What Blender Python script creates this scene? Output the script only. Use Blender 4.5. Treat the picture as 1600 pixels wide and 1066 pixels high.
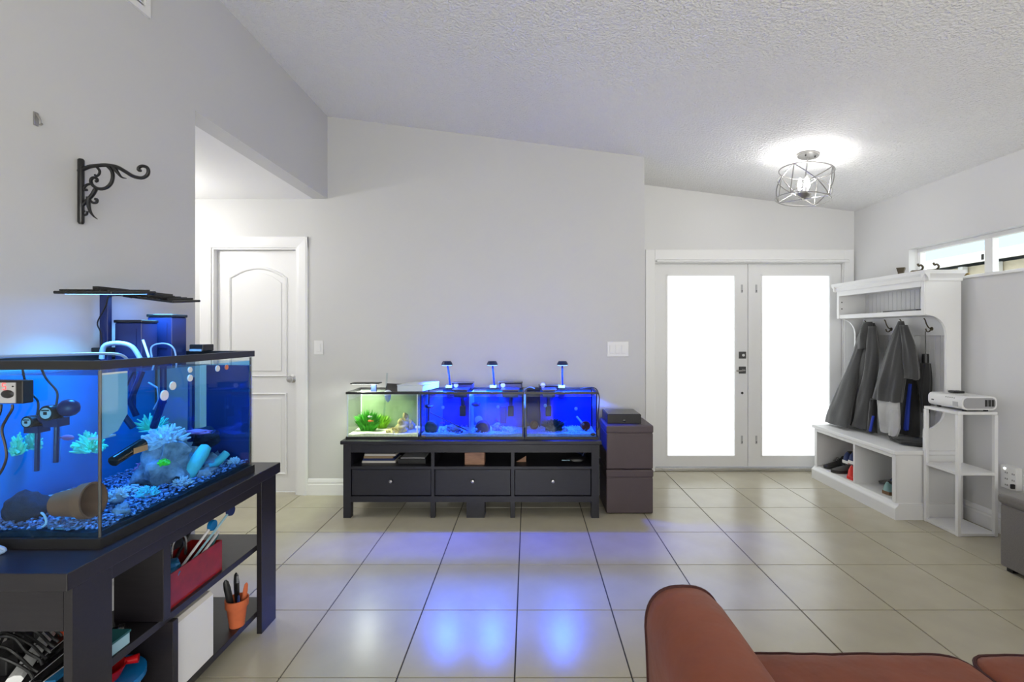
import bpy, bmesh, math, random
from mathutils import Vector, Matrix, noise

for o in list(bpy.data.objects):
    bpy.data.objects.remove(o, do_unlink=True)
S = bpy.context.scene
COL = S.collection
R = math.radians
PI = math.pi

# ------------------------------------------------------------------ camera
F, CX, CY, EYE = 755.0, 825.0, 520.0, 1.342       # focal length and vanishing point in pixels, eye height
cam = bpy.data.cameras.new('camera'); cam_o = bpy.data.objects.new('camera', cam); COL.objects.link(cam_o)
cam.sensor_width = 36.0; cam.lens = F / 1600 * 36
cam.shift_x = (800 - CX) / 1600; cam.shift_y = (CY - 533) / 1600
cam.clip_start = 0.02; cam.clip_end = 200
cam_o.location = (0, 0, EYE); cam_o.rotation_euler = (R(90), 0, 0)
S.camera = cam_o

# ------------------------------------------------------------------ world, daylight, exposure
w = bpy.data.worlds.new('sky'); S.world = w; w.use_nodes = True
bg = w.node_tree.nodes['Background']
bg.inputs[0].default_value = (0.93, 0.97, 1.0, 1); bg.inputs[1].default_value = 3.0

def area(name, loc, rot, sx, sy, watts, color=(1, 1, 1)):
    l = bpy.data.lights.new(name, 'AREA'); l.shape = 'RECTANGLE'; l.size = sx; l.size_y = sy
    l.energy = watts; l.color = color
    o = bpy.data.objects.new(name, l); COL.objects.link(o); o.location = loc; o.rotation_euler = rot
    return o
# area lamp for daylight inferred from behind the camera, in the invented glass doors
area('inferred_rear_daylight', (0.8, -2.24, 1.2), (R(90), 0, 0), 3.4, 2.0, 103, (1.0, 0.972, 0.90))

vs = S.view_settings
vs.view_transform = 'Standard'; vs.look = 'None'; vs.gamma = 1.0; vs.use_curve_mapping = False
vs.exposure = 0.0
try:
    S.cycles.transparent_max_bounces = 40
    S.cycles.max_bounces = 10
    S.cycles.diffuse_bounces = 5
except Exception:
    pass

# ------------------------------------------------------------------ materials
MATS = {}
def srgb(r, g, b):
    f = lambda c: (c/255/12.92) if c/255 <= 0.04045 else ((c/255+0.055)/1.055)**2.4
    return (f(r), f(g), f(b))

def pm(name, col, rough=0.5, metal=0.0, var=0.0, vscale=8.0, bump=0.0, bscale=60.0, bdist=0.002, spec=0.5,
       emit=None, estr=0.0, sheen=0.0, coat=0.0, detail=3.0, stretch=None):
    m = bpy.data.materials.new(name); m.use_nodes = True
    nt = m.node_tree; b = nt.nodes['Principled BSDF']
    b.inputs['Base Color'].default_value = (*col, 1)
    b.inputs['Roughness'].default_value = rough; b.inputs['Metallic'].default_value = metal
    b.inputs['Specular IOR Level'].default_value = spec
    if sheen: b.inputs['Sheen Weight'].default_value = sheen
    if coat: b.inputs['Coat Weight'].default_value = coat
    if emit:
        b.inputs['Emission Color'].default_value = (*emit, 1); b.inputs['Emission Strength'].default_value = estr
    if var or bump:
        tc = nt.nodes.new('ShaderNodeTexCoord'); mp = nt.nodes.new('ShaderNodeMapping')
        nt.links.new(tc.outputs['Object'], mp.inputs[0])
        if stretch: mp.inputs['Scale'].default_value = stretch
    if var:
        n = nt.nodes.new('ShaderNodeTexNoise'); n.inputs['Scale'].default_value = vscale; n.inputs['Detail'].default_value = 6
        r = nt.nodes.new('ShaderNodeValToRGB')
        r.color_ramp.elements[0].position = 0.3; r.color_ramp.elements[1].position = 0.7
        r.color_ramp.elements[0].color = (*[c*(1-var) for c in col], 1)
        r.color_ramp.elements[1].color = (*[min(1, c*(1+var)) for c in col], 1)
        nt.links.new(mp.outputs[0], n.inputs['Vector']); nt.links.new(n.outputs[0], r.inputs[0])
        nt.links.new(r.outputs[0], b.inputs['Base Color'])
    if bump:
        n2 = nt.nodes.new('ShaderNodeTexNoise'); n2.inputs['Scale'].default_value = bscale; n2.inputs['Detail'].default_value = detail
        bp = nt.nodes.new('ShaderNodeBump'); bp.inputs['Strength'].default_value = bump; bp.inputs['Distance'].default_value = bdist
        nt.links.new(mp.outputs[0], n2.inputs['Vector']); nt.links.new(n2.outputs[0], bp.inputs['Height'])
        nt.links.new(bp.outputs[0], b.inputs['Normal'])
    MATS[name] = m
    return m

def clear_mat(name, tint, ior=1.45, rough=0.02):
    m = bpy.data.materials.new(name); m.use_nodes = True; nt = m.node_tree; nt.nodes.clear()
    out = nt.nodes.new('ShaderNodeOutputMaterial'); mx = nt.nodes.new('ShaderNodeMixShader')
    t = nt.nodes.new('ShaderNodeBsdfTransparent'); g = nt.nodes.new('ShaderNodeBsdfGlossy'); fr = nt.nodes.new('ShaderNodeFresnel')
    t.inputs[0].default_value = (*tint, 1); g.inputs['Roughness'].default_value = rough; fr.inputs[0].default_value = ior
    # the rays pass straight through (no refraction), so only the outer side of each face reflects
    ge = nt.nodes.new('ShaderNodeNewGeometry'); inv = nt.nodes.new('ShaderNodeMath'); inv.operation = 'SUBTRACT'; inv.inputs[0].default_value = 1.0
    mu = nt.nodes.new('ShaderNodeMath'); mu.operation = 'MULTIPLY'
    nt.links.new(ge.outputs['Backfacing'], inv.inputs[1]); nt.links.new(inv.outputs[0], mu.inputs[0]); nt.links.new(fr.outputs[0], mu.inputs[1])
    nt.links.new(mu.outputs[0], mx.inputs[0]); nt.links.new(t.outputs[0], mx.inputs[1]); nt.links.new(g.outputs[0], mx.inputs[2])
    nt.links.new(mx.outputs[0], out.inputs[0]); MATS[name] = m
    return m

def frosted_mat(name, col):
    m = bpy.data.materials.new(name); m.use_nodes = True; nt = m.node_tree; nt.nodes.clear()
    out = nt.nodes.new('ShaderNodeOutputMaterial'); mx = nt.nodes.new('ShaderNodeMixShader')
    t = nt.nodes.new('ShaderNodeBsdfTranslucent'); g = nt.nodes.new('ShaderNodeBsdfGlossy')
    t.inputs[0].default_value = (*col, 1); g.inputs['Roughness'].default_value = 0.4
    mx.inputs[0].default_value = 0.05
    nt.links.new(t.outputs[0], mx.inputs[1]); nt.links.new(g.outputs[0], mx.inputs[2])
    nt.links.new(mx.outputs[0], out.inputs[0]); MATS[name] = m
    return m

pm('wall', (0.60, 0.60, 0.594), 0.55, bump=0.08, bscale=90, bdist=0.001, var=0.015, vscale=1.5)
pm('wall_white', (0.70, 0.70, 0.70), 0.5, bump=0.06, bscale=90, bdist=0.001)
pm('ceiling', (0.90, 0.90, 0.895), 0.9, bump=0.9, bscale=75, bdist=0.021, detail=2.0)
pm('ceiling_flat', (0.88, 0.88, 0.875), 0.9)
pm('trim', (0.83, 0.83, 0.83), 0.35)
pm('door', (0.80, 0.80, 0.80), 0.4)
pm('tile', srgb(182, 175, 154), 0.26, var=0.05, vscale=5.0, spec=0.55, bump=0.02, bscale=12, bdist=0.001)
pm('grout', srgb(62, 60, 56), 0.9, var=0.2, vscale=20)
pm('furn_white', (0.79, 0.79, 0.79), 0.4)
pm('espresso', srgb(31, 28, 32), 0.38, var=0.18, vscale=14, stretch=(1, 8, 8), bump=0.05, bscale=60)
pm('bench_black', srgb(31, 31, 38), 0.42, var=0.15, vscale=20, stretch=(1, 6, 6), bump=0.05, bscale=60)
pm('black', (0.012, 0.012, 0.013), 0.4)
pm('black_gloss', (0.01, 0.01, 0.011), 0.18)
pm('black_iron', (0.008, 0.008, 0.010), 0.3)
pm('black_cloth', (0.018, 0.018, 0.019), 0.9, sheen=0.3, bump=0.2, bscale=120)
pm('jacket_grey', (0.052, 0.052, 0.053), 0.9, sheen=0.3, var=0.05, vscale=60, bump=0.3, bscale=45, bdist=0.004)
pm('jacket_dark', (0.040, 0.040, 0.041), 0.9, sheen=0.3, var=0.05, vscale=60, bump=0.3, bscale=45, bdist=0.004)
pm('shirt_grey', (0.42, 0.42, 0.42), 0.9, var=0.1, bump=0.3, bscale=60, bdist=0.004)
pm('royal_blue', (0.01, 0.04, 0.42), 0.6)
pm('metal', (0.62, 0.62, 0.62), 0.25, metal=1)
pm('nickel', (0.42, 0.41, 0.40), 0.3, metal=1)
pm('dark_metal', (0.10, 0.10, 0.10), 0.35, metal=1)
pm('brass', (0.35, 0.25, 0.10), 0.35, metal=1)
pm('bronze', (0.12, 0.10, 0.07), 0.4, metal=1)
pm('plastic_white', (0.78, 0.78, 0.78), 0.35)
pm('plastic_grey', (0.45, 0.45, 0.46), 0.4)
pm('slot', (0.03, 0.03, 0.03), 0.6)
pm('projector_grey', (0.35, 0.35, 0.36), 0.45)
pm('ottoman_brown', srgb(84, 72, 74), 0.55, bump=0.25, bscale=240, bdist=0.001, var=0.06, vscale=5)
pm('ottoman_grey', srgb(112, 108, 105), 0.9, sheen=0.2, var=0.1, vscale=140, bump=0.3, bscale=300, bdist=0.001)
pm('velvet', srgb(128, 65, 40), 0.75, sheen=0.05, var=0.14, vscale=6, bump=0.4, bscale=9, bdist=0.02)
pm('velvet_piping', srgb(62, 22, 20), 0.8)
pm('terracotta', srgb(190, 96, 56), 0.8, var=0.12, vscale=20)
pm('red_paint', srgb(140, 26, 24), 0.3, var=0.25, vscale=25)
pm('red_plastic', srgb(190, 20, 28), 0.25)
pm('blue_plastic', srgb(10, 110, 175), 0.35)
pm('blue_bag', srgb(25, 95, 140), 0.5, bump=0.4, bscale=25, bdist=0.01)
pm('navy', srgb(22, 40, 92), 0.6)
pm('teal', srgb(30, 90, 95), 0.5)
pm('light_blue', srgb(150, 190, 205), 0.4)
pm('orange', srgb(235, 85, 35), 0.4)
pm('shoe_red', srgb(220, 40, 30), 0.5)
pm('shoe_blue', srgb(32, 48, 95), 0.7)
pm('shoe_black', (0.02, 0.02, 0.02), 0.45)
pm('shoe_grey', (0.12, 0.12, 0.12), 0.5)
pm('shoe_teal', srgb(130, 165, 165), 0.6)
pm('sole_white', (0.75, 0.75, 0.74), 0.5)
pm('sole_gum', srgb(120, 90, 60), 0.6)
pm('paper', (0.6, 0.57, 0.52), 0.8)
pm('wood', srgb(150, 112, 88), 0.6, var=0.3, vscale=12, stretch=(1, 5, 8))
pm('kraft', srgb(150, 130, 100), 0.8)
# things in the tanks
pm('filter_blue', srgb(28, 42, 92), 0.3)
pm('backdrop_blue', srgb(80, 190, 225), 0.7, var=0.15, vscale=4)
pm('backdrop_deep', srgb(50, 120, 215), 0.7, var=0.1, vscale=4)
pm('backdrop_cyan', srgb(50, 190, 215), 0.7, var=0.1, vscale=4)
pm('backdrop_grey', (0.30, 0.34, 0.28), 0.8, var=0.1)
pm('backdrop_dark', srgb(55, 45, 60), 0.8, var=0.3, vscale=6)
pm('rock', srgb(160, 156, 172), 0.9, var=0.5, vscale=30, bump=0.6, bscale=50, bdist=0.01)
pm('rock_dark', srgb(40, 42, 60), 0.9, var=0.4, vscale=25, bump=0.6, bscale=50, bdist=0.01)
pm('rock_tan', srgb(190, 175, 130), 0.9, var=0.35, vscale=30, bump=0.6, bscale=60, bdist=0.006)
pm('gravel', srgb(135, 145, 190), 0.35, var=0.95, vscale=90)
pm('gravel_dark', srgb(38, 40, 52), 0.6, var=0.5, vscale=90)
pm('sand', srgb(225, 222, 215), 0.9, var=0.15, vscale=60, bump=0.4, bscale=120)
pm('coral_white', srgb(225, 225, 235), 0.7, var=0.15, vscale=60)
pm('coral_mint', srgb(120, 240, 200), 0.7)
pm('coral_cyan', srgb(130, 225, 225), 0.8, bump=0.5, bscale=150, bdist=0.003)
pm('coral_pink', srgb(190, 120, 170), 0.8)
pm('fish_green', srgb(120, 245, 60), 0.5)
pm('fish_orange', srgb(235, 120, 60), 0.5)
pm('plant_green', srgb(60, 150, 35), 0.7, var=0.4, vscale=40)
pm('plant_lime', srgb(130, 185, 40), 0.7, var=0.3, vscale=40)
pm('plant_dark', srgb(25, 80, 60), 0.7, var=0.4, vscale=40)
pm('hose', srgb(135, 160, 195), 0.3)
pm('acrylic', srgb(205, 215, 225), 0.2)
clear_mat('glass', (0.97, 0.99, 0.985))
clear_mat('water_blue', (0.45, 0.76, 1.0), ior=1.12)
clear_mat('water_deep', (0.33, 0.55, 1.0), ior=1.12)
clear_mat('water_green', (0.93, 0.985, 0.86), ior=1.12)
clear_mat('clear_plastic', (0.88, 0.93, 0.95))
frosted_mat('frosted', (0.92, 0.93, 0.93))
pm('led_blue', (0.02, 0.05, 0.3), 0.4, emit=(0.10, 0.30, 1.0), estr=9)
pm('led_white', (0.9, 0.9, 0.9), 0.4, emit=(0.95, 1.0, 0.9), estr=8)
pm('led_red', (0.3, 0, 0), 0.4, emit=(1.0, 0.05, 0.05), estr=3)
pm('bulb', (1, 1, 1), 0.4, emit=(1.0, 0.98, 0.95), estr=165)
pm('house_wall', srgb(214, 202, 178), 0.9, var=0.05)
pm('house_roof', srgb(150, 175, 190), 0.9)
pm('concrete', (0.5, 0.5, 0.48), 0.9, var=0.1)

# ------------------------------------------------------------------ mesh building
WL = {}                                           # world location of each root

class MB:
    def __init__(s): s.v = []; s.f = []
    def add(s, vs_, fs):
        b = len(s.v); s.v += [Vector(v) for v in vs_]; s.f += [tuple(i+b for i in f) for f in fs]; return s
    def box(s, x0, x1, y0, y1, z0, z1):
        return s.add([(x0,y0,z0),(x1,y0,z0),(x1,y1,z0),(x0,y1,z0),(x0,y0,z1),(x1,y0,z1),(x1,y1,z1),(x0,y1,z1)],
                     [(3,2,1,0),(4,5,6,7),(0,1,5,4),(1,2,6,5),(2,3,7,6),(3,0,4,7)])
    def prism(s, poly, axis, a0, a1):
        n = len(poly)
        def P(u, v, a): return {'x': (a, u, v), 'y': (u, a, v), 'z': (u, v, a)}[axis]
        vs_ = [P(u, v, a0) for u, v in poly] + [P(u, v, a1) for u, v in poly]
        fs = [tuple(range(n))[::-1], tuple(range(n, 2*n))] + [(i, (i+1) % n, n+(i+1) % n, n+i) for i in range(n)]
        return s.add(vs_, fs)
    def rings(s, rings, closed=False, cap=True):
        n = len(rings[0]); b = len(s.v); m = len(rings)
        for r in rings: s.v += [Vector(p) for p in r]
        for i in range(m if closed else m-1):
            j = (i+1) % m
            for k in range(n):
                s.f.append((b+i*n+k, b+i*n+(k+1) % n, b+j*n+(k+1) % n, b+j*n+k))
        if cap and not closed:
            s.f.append(tuple(b+k for k in range(n))[::-1]); s.f.append(tuple(b+(m-1)*n+k for k in range(n)))
        return s
    def tube(s, pts, r, n=8, closed=False, flat=1.0):
        pts = [Vector(p) for p in pts]; m = len(pts)
        rs = r if isinstance(r, (list, tuple)) else [r]*m
        rings = []; prev = None
        for i, p in enumerate(pts):
            if closed: t = pts[(i+1) % m]-pts[i-1]
            else: t = pts[min(i+1, m-1)]-pts[max(i-1, 0)]
            t.normalize()
            if prev is None:
                u = Vector((0, 0, 1)).cross(t)
                if u.length < 1e-3: u = Vector((1, 0, 0)).cross(t)
            else: u = prev-t*prev.dot(t)
            u.normalize(); prev = u; v = t.cross(u)
            rings.append([p+(u*math.cos(2*PI*k/n)*flat+v*math.sin(2*PI*k/n))*rs[i] for k in range(n)])
        return s.rings(rings, closed)
    def lathe(s, prof, c=(0, 0, 0), n=24, axis='z', cap=True):
        c = Vector(c); rings = []
        for r, h in prof:
            ring = []
            for k in range(n):
                a = 2*PI*k/n; u, v = r*math.cos(a), r*math.sin(a)
                ring.append(c+Vector({'z': (u, v, h), 'x': (h, u, v), 'y': (v, h, u)}[axis]))
            rings.append(ring)
        return s.rings(rings, cap=cap)
    def ico(s, c, r, sub=2, amp=0.0, freq=3.0, seed=0.0, flatten=1.0):
        bm = bmesh.new(); bmesh.ops.create_icosphere(bm, subdivisions=sub, radius=1.0)
        r3 = Vector(r) if isinstance(r, (tuple, list)) else Vector((r, r, r)); c = Vector(c); vs_ = []
        bm.verts.index_update()
        for v in bm.verts:
            d = v.co.normalized(); k = 1.0
            if amp: k += amp*(noise.noise(d*freq+Vector((seed, seed*1.7, -seed)))*1.4+0.5*noise.noise(d*freq*2.7+Vector((seed, 3, seed))))
            vs_.append(c+Vector((d.x*r3.x*k, d.y*r3.y*k, d.z*r3.z*k)))
        fs = [tuple(v.index for v in f.verts) for f in bm.faces]; bm.free()
        return s.add(vs_, fs)
    def xf(s, M, start=0):
        for i in range(start, len(s.v)): s.v[i] = M @ s.v[i]
        return s
    def build(s, name, mat, parent=None, bevel=0.0, smooth=None, seg=2, sub=0, local=False, ang=40):
        me = bpy.data.meshes.new(name)
        off = Vector((0, 0, 0)) if (parent is None or local) else WL[parent.name]
        me.from_pydata([tuple(v-off) for v in s.v], [], s.f); me.update()
        bm = bmesh.new(); bm.from_mesh(me); bmesh.ops.recalc_face_normals(bm, faces=bm.faces[:]); bm.to_mesh(me); bm.free()
        me.materials.append(MATS[mat])
        if smooth:
            for p in me.polygons: p.use_smooth = True
            me.set_sharp_from_angle(angle=R(ang))
        o = bpy.data.objects.new(name, me); COL.objects.link(o)
        if parent is not None:
            o.parent = parent; WL[o.name] = Vector(WL[parent.name]) if not local else Vector((0, 0, 0))
        else: WL[o.name] = Vector((0, 0, 0))
        if bevel:
            b = o.modifiers.new('bevel', 'BEVEL'); b.width = bevel; b.segments = seg; b.limit_method = 'ANGLE'; b.angle_limit = R(35)
            for p in me.polygons: p.use_smooth = True
            me.set_sharp_from_angle(angle=R(75)) if False else None
            b.harden_normals = True
        if sub:
            m = o.modifiers.new('sub', 'SUBSURF'); m.levels = sub; m.render_levels = sub
        return o

def tag(o, label, cat, group=None):
    o['label'] = label; o['category'] = cat
    if group: o['group'] = group
    return o
def struct(o): o['kind'] = 'structure'; return o
def thing(name, label, cat, loc=(0, 0, 0), group=None, rz=0.0, rot=None):
    o = bpy.data.objects.new(name, None); COL.objects.link(o); o.empty_display_size = 0.05
    o.location = loc; o.rotation_euler = rot if rot else (0, 0, rz); WL[o.name] = Vector(loc)
    return tag(o, label, cat, group)
def sroot(name, loc=(0, 0, 0)):
    o = bpy.data.objects.new(name, None); COL.objects.link(o); o.location = loc; WL[o.name] = Vector(loc); return struct(o)
def copy_tree(o, parent=None):
    c = o.copy(); COL.objects.link(c); c.parent = parent
    for ch in list(o.children): copy_tree(ch, c)
    return c
def px(x, y, Y): return Vector(((x-CX)/F*Y, Y, EYE-(y-CY)/F*Y))        # a pixel at a known depth
def pxX(x, y, X): return px(x, y, F*X/(x-CX))                          # a pixel on a known side plane
def B(name, mat, parent, x0, x1, y0, y1, z0, z1, bevel=0.0, **k):
    return MB().box(x0, x1, y0, y1, z0, z1).build(name, mat, parent, bevel=bevel, **k)
def arc(cx, cy, r, a0, a1, n=8): return [(cx+r*math.cos(R(a0+(a1-a0)*i/n)), cy+r*math.sin(R(a0+(a1-a0)*i/n))) for i in range(n+1)]
def smoothpath(pts, k=6):
    pts = [Vector(p) for p in pts]; out = []
    for i in range(len(pts)-1):
        p0, p1, p2, p3 = pts[max(i-1, 0)], pts[i], pts[i+1], pts[min(i+2, len(pts)-1)]
        for j in range(k):
            t = j/k
            out.append(0.5*((2*p1)+(p2-p0)*t+(2*p0-5*p1+4*p2-p3)*t*t+(3*p1-p0-3*p2+p3)*t**3))
    out.append(pts[-1]); return out
def light(name, kind, loc, watts, color, parent=None, size=0.03, rot=(0, 0, 0), cone=150, blend=0.4, spread=180):
    l = bpy.data.lights.new(name, kind); l.energy = watts; l.color = color
    if kind == 'SPOT': l.spot_size = R(cone); l.spot_blend = blend
    if kind in ('POINT', 'SPOT'): l.shadow_soft_size = size
    if kind == 'AREA':
        l.shape = 'SQUARE'; l.size = size
        l.spread = R(spread)
    o = bpy.data.objects.new(name, l); COL.objects.link(o)
    off = WL[parent.name] if parent is not None else Vector((0, 0, 0))
    o.parent = parent; o.location = Vector(loc)-off; o.rotation_euler = rot
    return o

# ------------------------------------------------------------------ room shell
XL, XR, YB, YE, YR = -1.66, 3.16, 4.0, 4.68, -2.3
XC = 0.964                                         # outer corner where the back wall steps back to the entry
ceil_z = lambda x: 2.92-0.128*x
HZ = 2.45
YO = 2.41                                          # where the left wall ends at the hall opening

floor = struct(MB().box(-4.0, 3.3, YR-0.1, 4.8, -0.08, -0.004).build('floor', 'grout'))
T, G = 0.457, 0.0042
tile_me = {}
for i in range(-9, 8):
    for j in range(-10, 7):
        x0, y0 = -0.052+T*i, 1.88+T*j
        x1, y1 = x0+T, y0+T
        a0, a1, b0, b1 = max(x0+G/2, -3.9), min(x1-G/2, 3.16), max(y0+G/2, YR), min(y1-G/2, 4.71)
        if a1-a0 < 0.02 or b1-b0 < 0.02: continue
        if a1 < XL-0.1 and b1 < YO-0.1: continue
        key = (round(a1-a0, 3), round(b1-b0, 3))
        if key not in tile_me:
            hx, hy = (a1-a0)/2, (b1-b0)/2
            tmp = MB(); e = 0.0015
            tmp.add([(-hx,-hy,-0.006),(hx,-hy,-0.006),(hx,hy,-0.006),(-hx,hy,-0.006),(-hx+e,-hy+e,0),(hx-e,-hy+e,0),(hx-e,hy-e,0),(-hx+e,hy-e,0)],
                    [(3,2,1,0),(4,5,6,7),(0,1,5,4),(1,2,6,5),(2,3,7,6),(3,0,4,7)])
            o = tmp.build('tile', 'tile', floor); tile_me[key] = o.data
        else:
            o = bpy.data.objects.new('tile', tile_me[key]); COL.objects.link(o); o.parent = floor
        o.location = ((a0+a1)/2, (b0+b1)/2, 0)

w = MB().box(-4.0, -2.62, YB, YB+0.12, 0, 3.3).box(-1.91, XC, YB, YB+0.12, 0, 3.3).box(-2.62, -1.91, YB, YB+0.12, 2.045, 3.3)
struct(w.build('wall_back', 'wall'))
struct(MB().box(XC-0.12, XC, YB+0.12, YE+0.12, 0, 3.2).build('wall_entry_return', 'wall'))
w = MB().box(XC, 1.215, YE, YE+0.12, 0, 3.0).box(3.065, XR+0.14, YE, YE+0.12, 0, 3.0).box(1.215, 3.065, YE, YE+0.12, 2.03, 3.0)
struct(w.build('wall_entry', 'wall_white'))
WY0, WY1, WZ0, WZ1 = 2.75, 4.01, 1.735, 2.035
w = MB().box(XR, XR+0.14, YR, WY0, 0, 2.75).box(XR, XR+0.14, WY1, YE, 0, 2.75).box(XR, XR+0.14, WY0, WY1, 0, WZ0).box(XR, XR+0.14, WY0, WY1, WZ1, 2.75)
struct(w.build('wall_right', 'wall_white'))
w = MB().box(XL-0.12, XL, YR, YO, 0, 3.3).box(XL-0.12, XL, YO, YB, HZ, 3.3)
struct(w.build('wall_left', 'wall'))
struct(MB().box(-4.0, -3.9, YO-0.12, YB, 0, 2.6).build('wall_hall_end', 'wall_white'))
struct(MB().box(-3.9, XL-0.12, YO-0.12, YO, 0, 2.6).build('wall_hall_near', 'wall_white'))
struct(MB().box(-3.9, XL-0.12, YO, YB, HZ, HZ+0.1).build('ceiling_hall', 'ceiling_flat'))
# unseen rear wall; its wide glass doors are invented, for daylight behind the camera
w = MB().box(XL-0.12, -0.95, YR-0.12, YR, 0, 3.3).box(2.55, XR+0.14, YR-0.12, YR, 0, 3.3).box(-0.95, 2.55, YR-0.12, YR, 2.25, 3.3).box(-0.95, 2.55, YR-0.12, YR, 0, 0.1)
struct(w.build('wall_rear', 'wall_white'))
wr = sroot('window_rear_invented', (0.8, YR-0.06, 0.1))
for xx in (-0.95, 0.2, 1.36, 2.49): B('window_frame', 'trim', wr, xx, xx+0.06, YR-0.09, YR-0.03, 0.1, 2.25)  # frame of the invented glass doors
for xx in (-0.89, 0.26, 1.42): B('pane', 'glass', wr, xx, xx+1.09, YR-0.085, YR-0.08, 0.1, 2.25)  # panes of the invented glass doors
c = MB()
xa, xb = XL-0.12, XR+0.14
c.prism([(xa, ceil_z(xa)), (xb, ceil_z(xb)), (xb, ceil_z(xb)+0.12), (xa, ceil_z(xa)+0.12)], 'y', YR-0.12, YE+0.12)
struct(c.build('ceiling', 'ceiling'))

# baseboards
def baseboard(name, poly_axis, fixed, sgn, a0, a1):
    prof = [(0, 0), (0.014, 0), (0.014, 0.085), (0.010, 0.095), (0.012, 0.105), (0.007, 0.125), (0.004, 0.135), (0, 0.135)]
    return struct(MB().prism([(fixed+sgn*u, v) for u, v in prof], poly_axis, a0, a1).build(name, 'trim'))
baseboard('baseboard_back', 'x', YB, -1, -1.82, XC)
baseboard('baseboard_right', 'y', XR, -1, YR, YE)
baseboard('baseboard_left', 'y', XL, 1, YR, YO)
struct(MB().prism([(XC+u, v) for u, v in [(0, 0), (0.012, 0), (0.012, 0.13), (0, 0.135)]], 'y', YB, YE).build('baseboard_return', 'trim'))

# ------------------------------------------------------------------ door 1: arched two-panel door in the hall
d = sroot('door_1', (-2.265, YB, 0))
cas = [(0, 0), (0.090, 0), (0.090, 0.012), (0.075, 0.020), (0.02, 0.014), (0, 0.010)]
for x0, sg, in ((-2.62, -1), (-1.91, 1)):
    MB().prism([(x0+sg*u, YB-v) for u, v in cas], 'z', 0, 2.135).build('casing', 'trim', d)
MB().prism([(YB-v, 2.045+u) for u, v in cas], 'x', -2.71, -1.82).build('casing', 'trim', d)
for x0, x1 in ((-2.62, -2.605), (-1.925, -1.91)): B('jamb', 'trim', d, x0, x1, YB+0.001, YB+0.119, 0, 2.045)
B('jamb', 'trim', d, -2.605, -1.925, YB+0.001, YB+0.119, 2.032, 2.045)
leaf = B('leaf', 'door', d, -2.602, -1.928, YB+0.055, YB+0.09, 0.008, 2.03)
def panel_outline(x0, x1, z0, z1, rise):
    pts = [(x0, z0), (x1, z0), (x1, z1)]
    if rise:
        n = 14
        for i in range(1, n):
            t = i/n; pts.append((x1+(x0-x1)*t, z1+rise*math.sin(PI*t)**0.75 if False else z1+rise*(1-(2*t-1)**2)))
    pts.append((x0, z1)); return pts
yF = YB+0.055
for (z0, z1, rise) in ((0.98, 1.80, 0.085), (0.16, 0.83, 0)):
    o1 = panel_outline(-2.50, -2.03, z0, z1, rise)
    mld = MB().tube([(x, yF, z) for x, z in o1], 0.013, n=8, closed=True)
    mld.build('panel_moulding', 'door', leaf, smooth=True)
    o2 = panel_outline(-2.462, -2.068, z0+0.04, z1-0.04, rise)
    MB().prism(o2, 'y', yF-0.006, yF+0.002).build('raised_panel', 'door', leaf, bevel=0.004)
kn = MB().lathe([(0.0, 0), (0.030, 0.0), (0.032, -0.006), (0.012, -0.012), (0.011, -0.035), (0.024, -0.042), (0.029, -0.055), (0.022, -0.068), (0.0, -0.072)], (-1.972, yF, 0.955), 20, 'y')
kn.build('knob', 'metal', leaf, smooth=True)

# ------------------------------------------------------------------ door 2: frosted double entry door
d = sroot('door_2', (2.14, YE, 0))
k = 4.72/F
DX0, DM, DX1 = 1.235, 2.138, 3.045
for x0, x1 in ((1.135, 1.225), (3.055, 3.145)): B('casing', 'trim', d, x0, x1, YE-0.02, YE, 0, 2.145, bevel=0.004)
B('casing', 'trim', d, 1.225, 3.055, YE-0.02, YE, 2.035, 2.145, bevel=0.004)
MB().prism([(YE-0.02, 2.022), (YE-0.045, 2.022), (YE-0.045, 2.032), (YE-0.035, 2.045), (YE-0.02, 2.052)], 'x', 1.24, 3.09).build('head_moulding', 'trim', d)
for x0, x1 in ((1.216, 1.232), (3.048, 3.064)): B('jamb', 'trim', d, x0, x1, YE+0.001, YE+0.119, 0, 2.03)
B('jamb', 'trim', d, 1.232, 3.048, YE+0.001, YE+0.119, 2.014, 2.03)
B('threshold', 'metal', d, 1.216, 3.064, YE-0.01, YE+0.13, 0.0, 0.035, bevel=0.006)
yd0, yd1 = YE+0.02, YE+0.065
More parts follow.
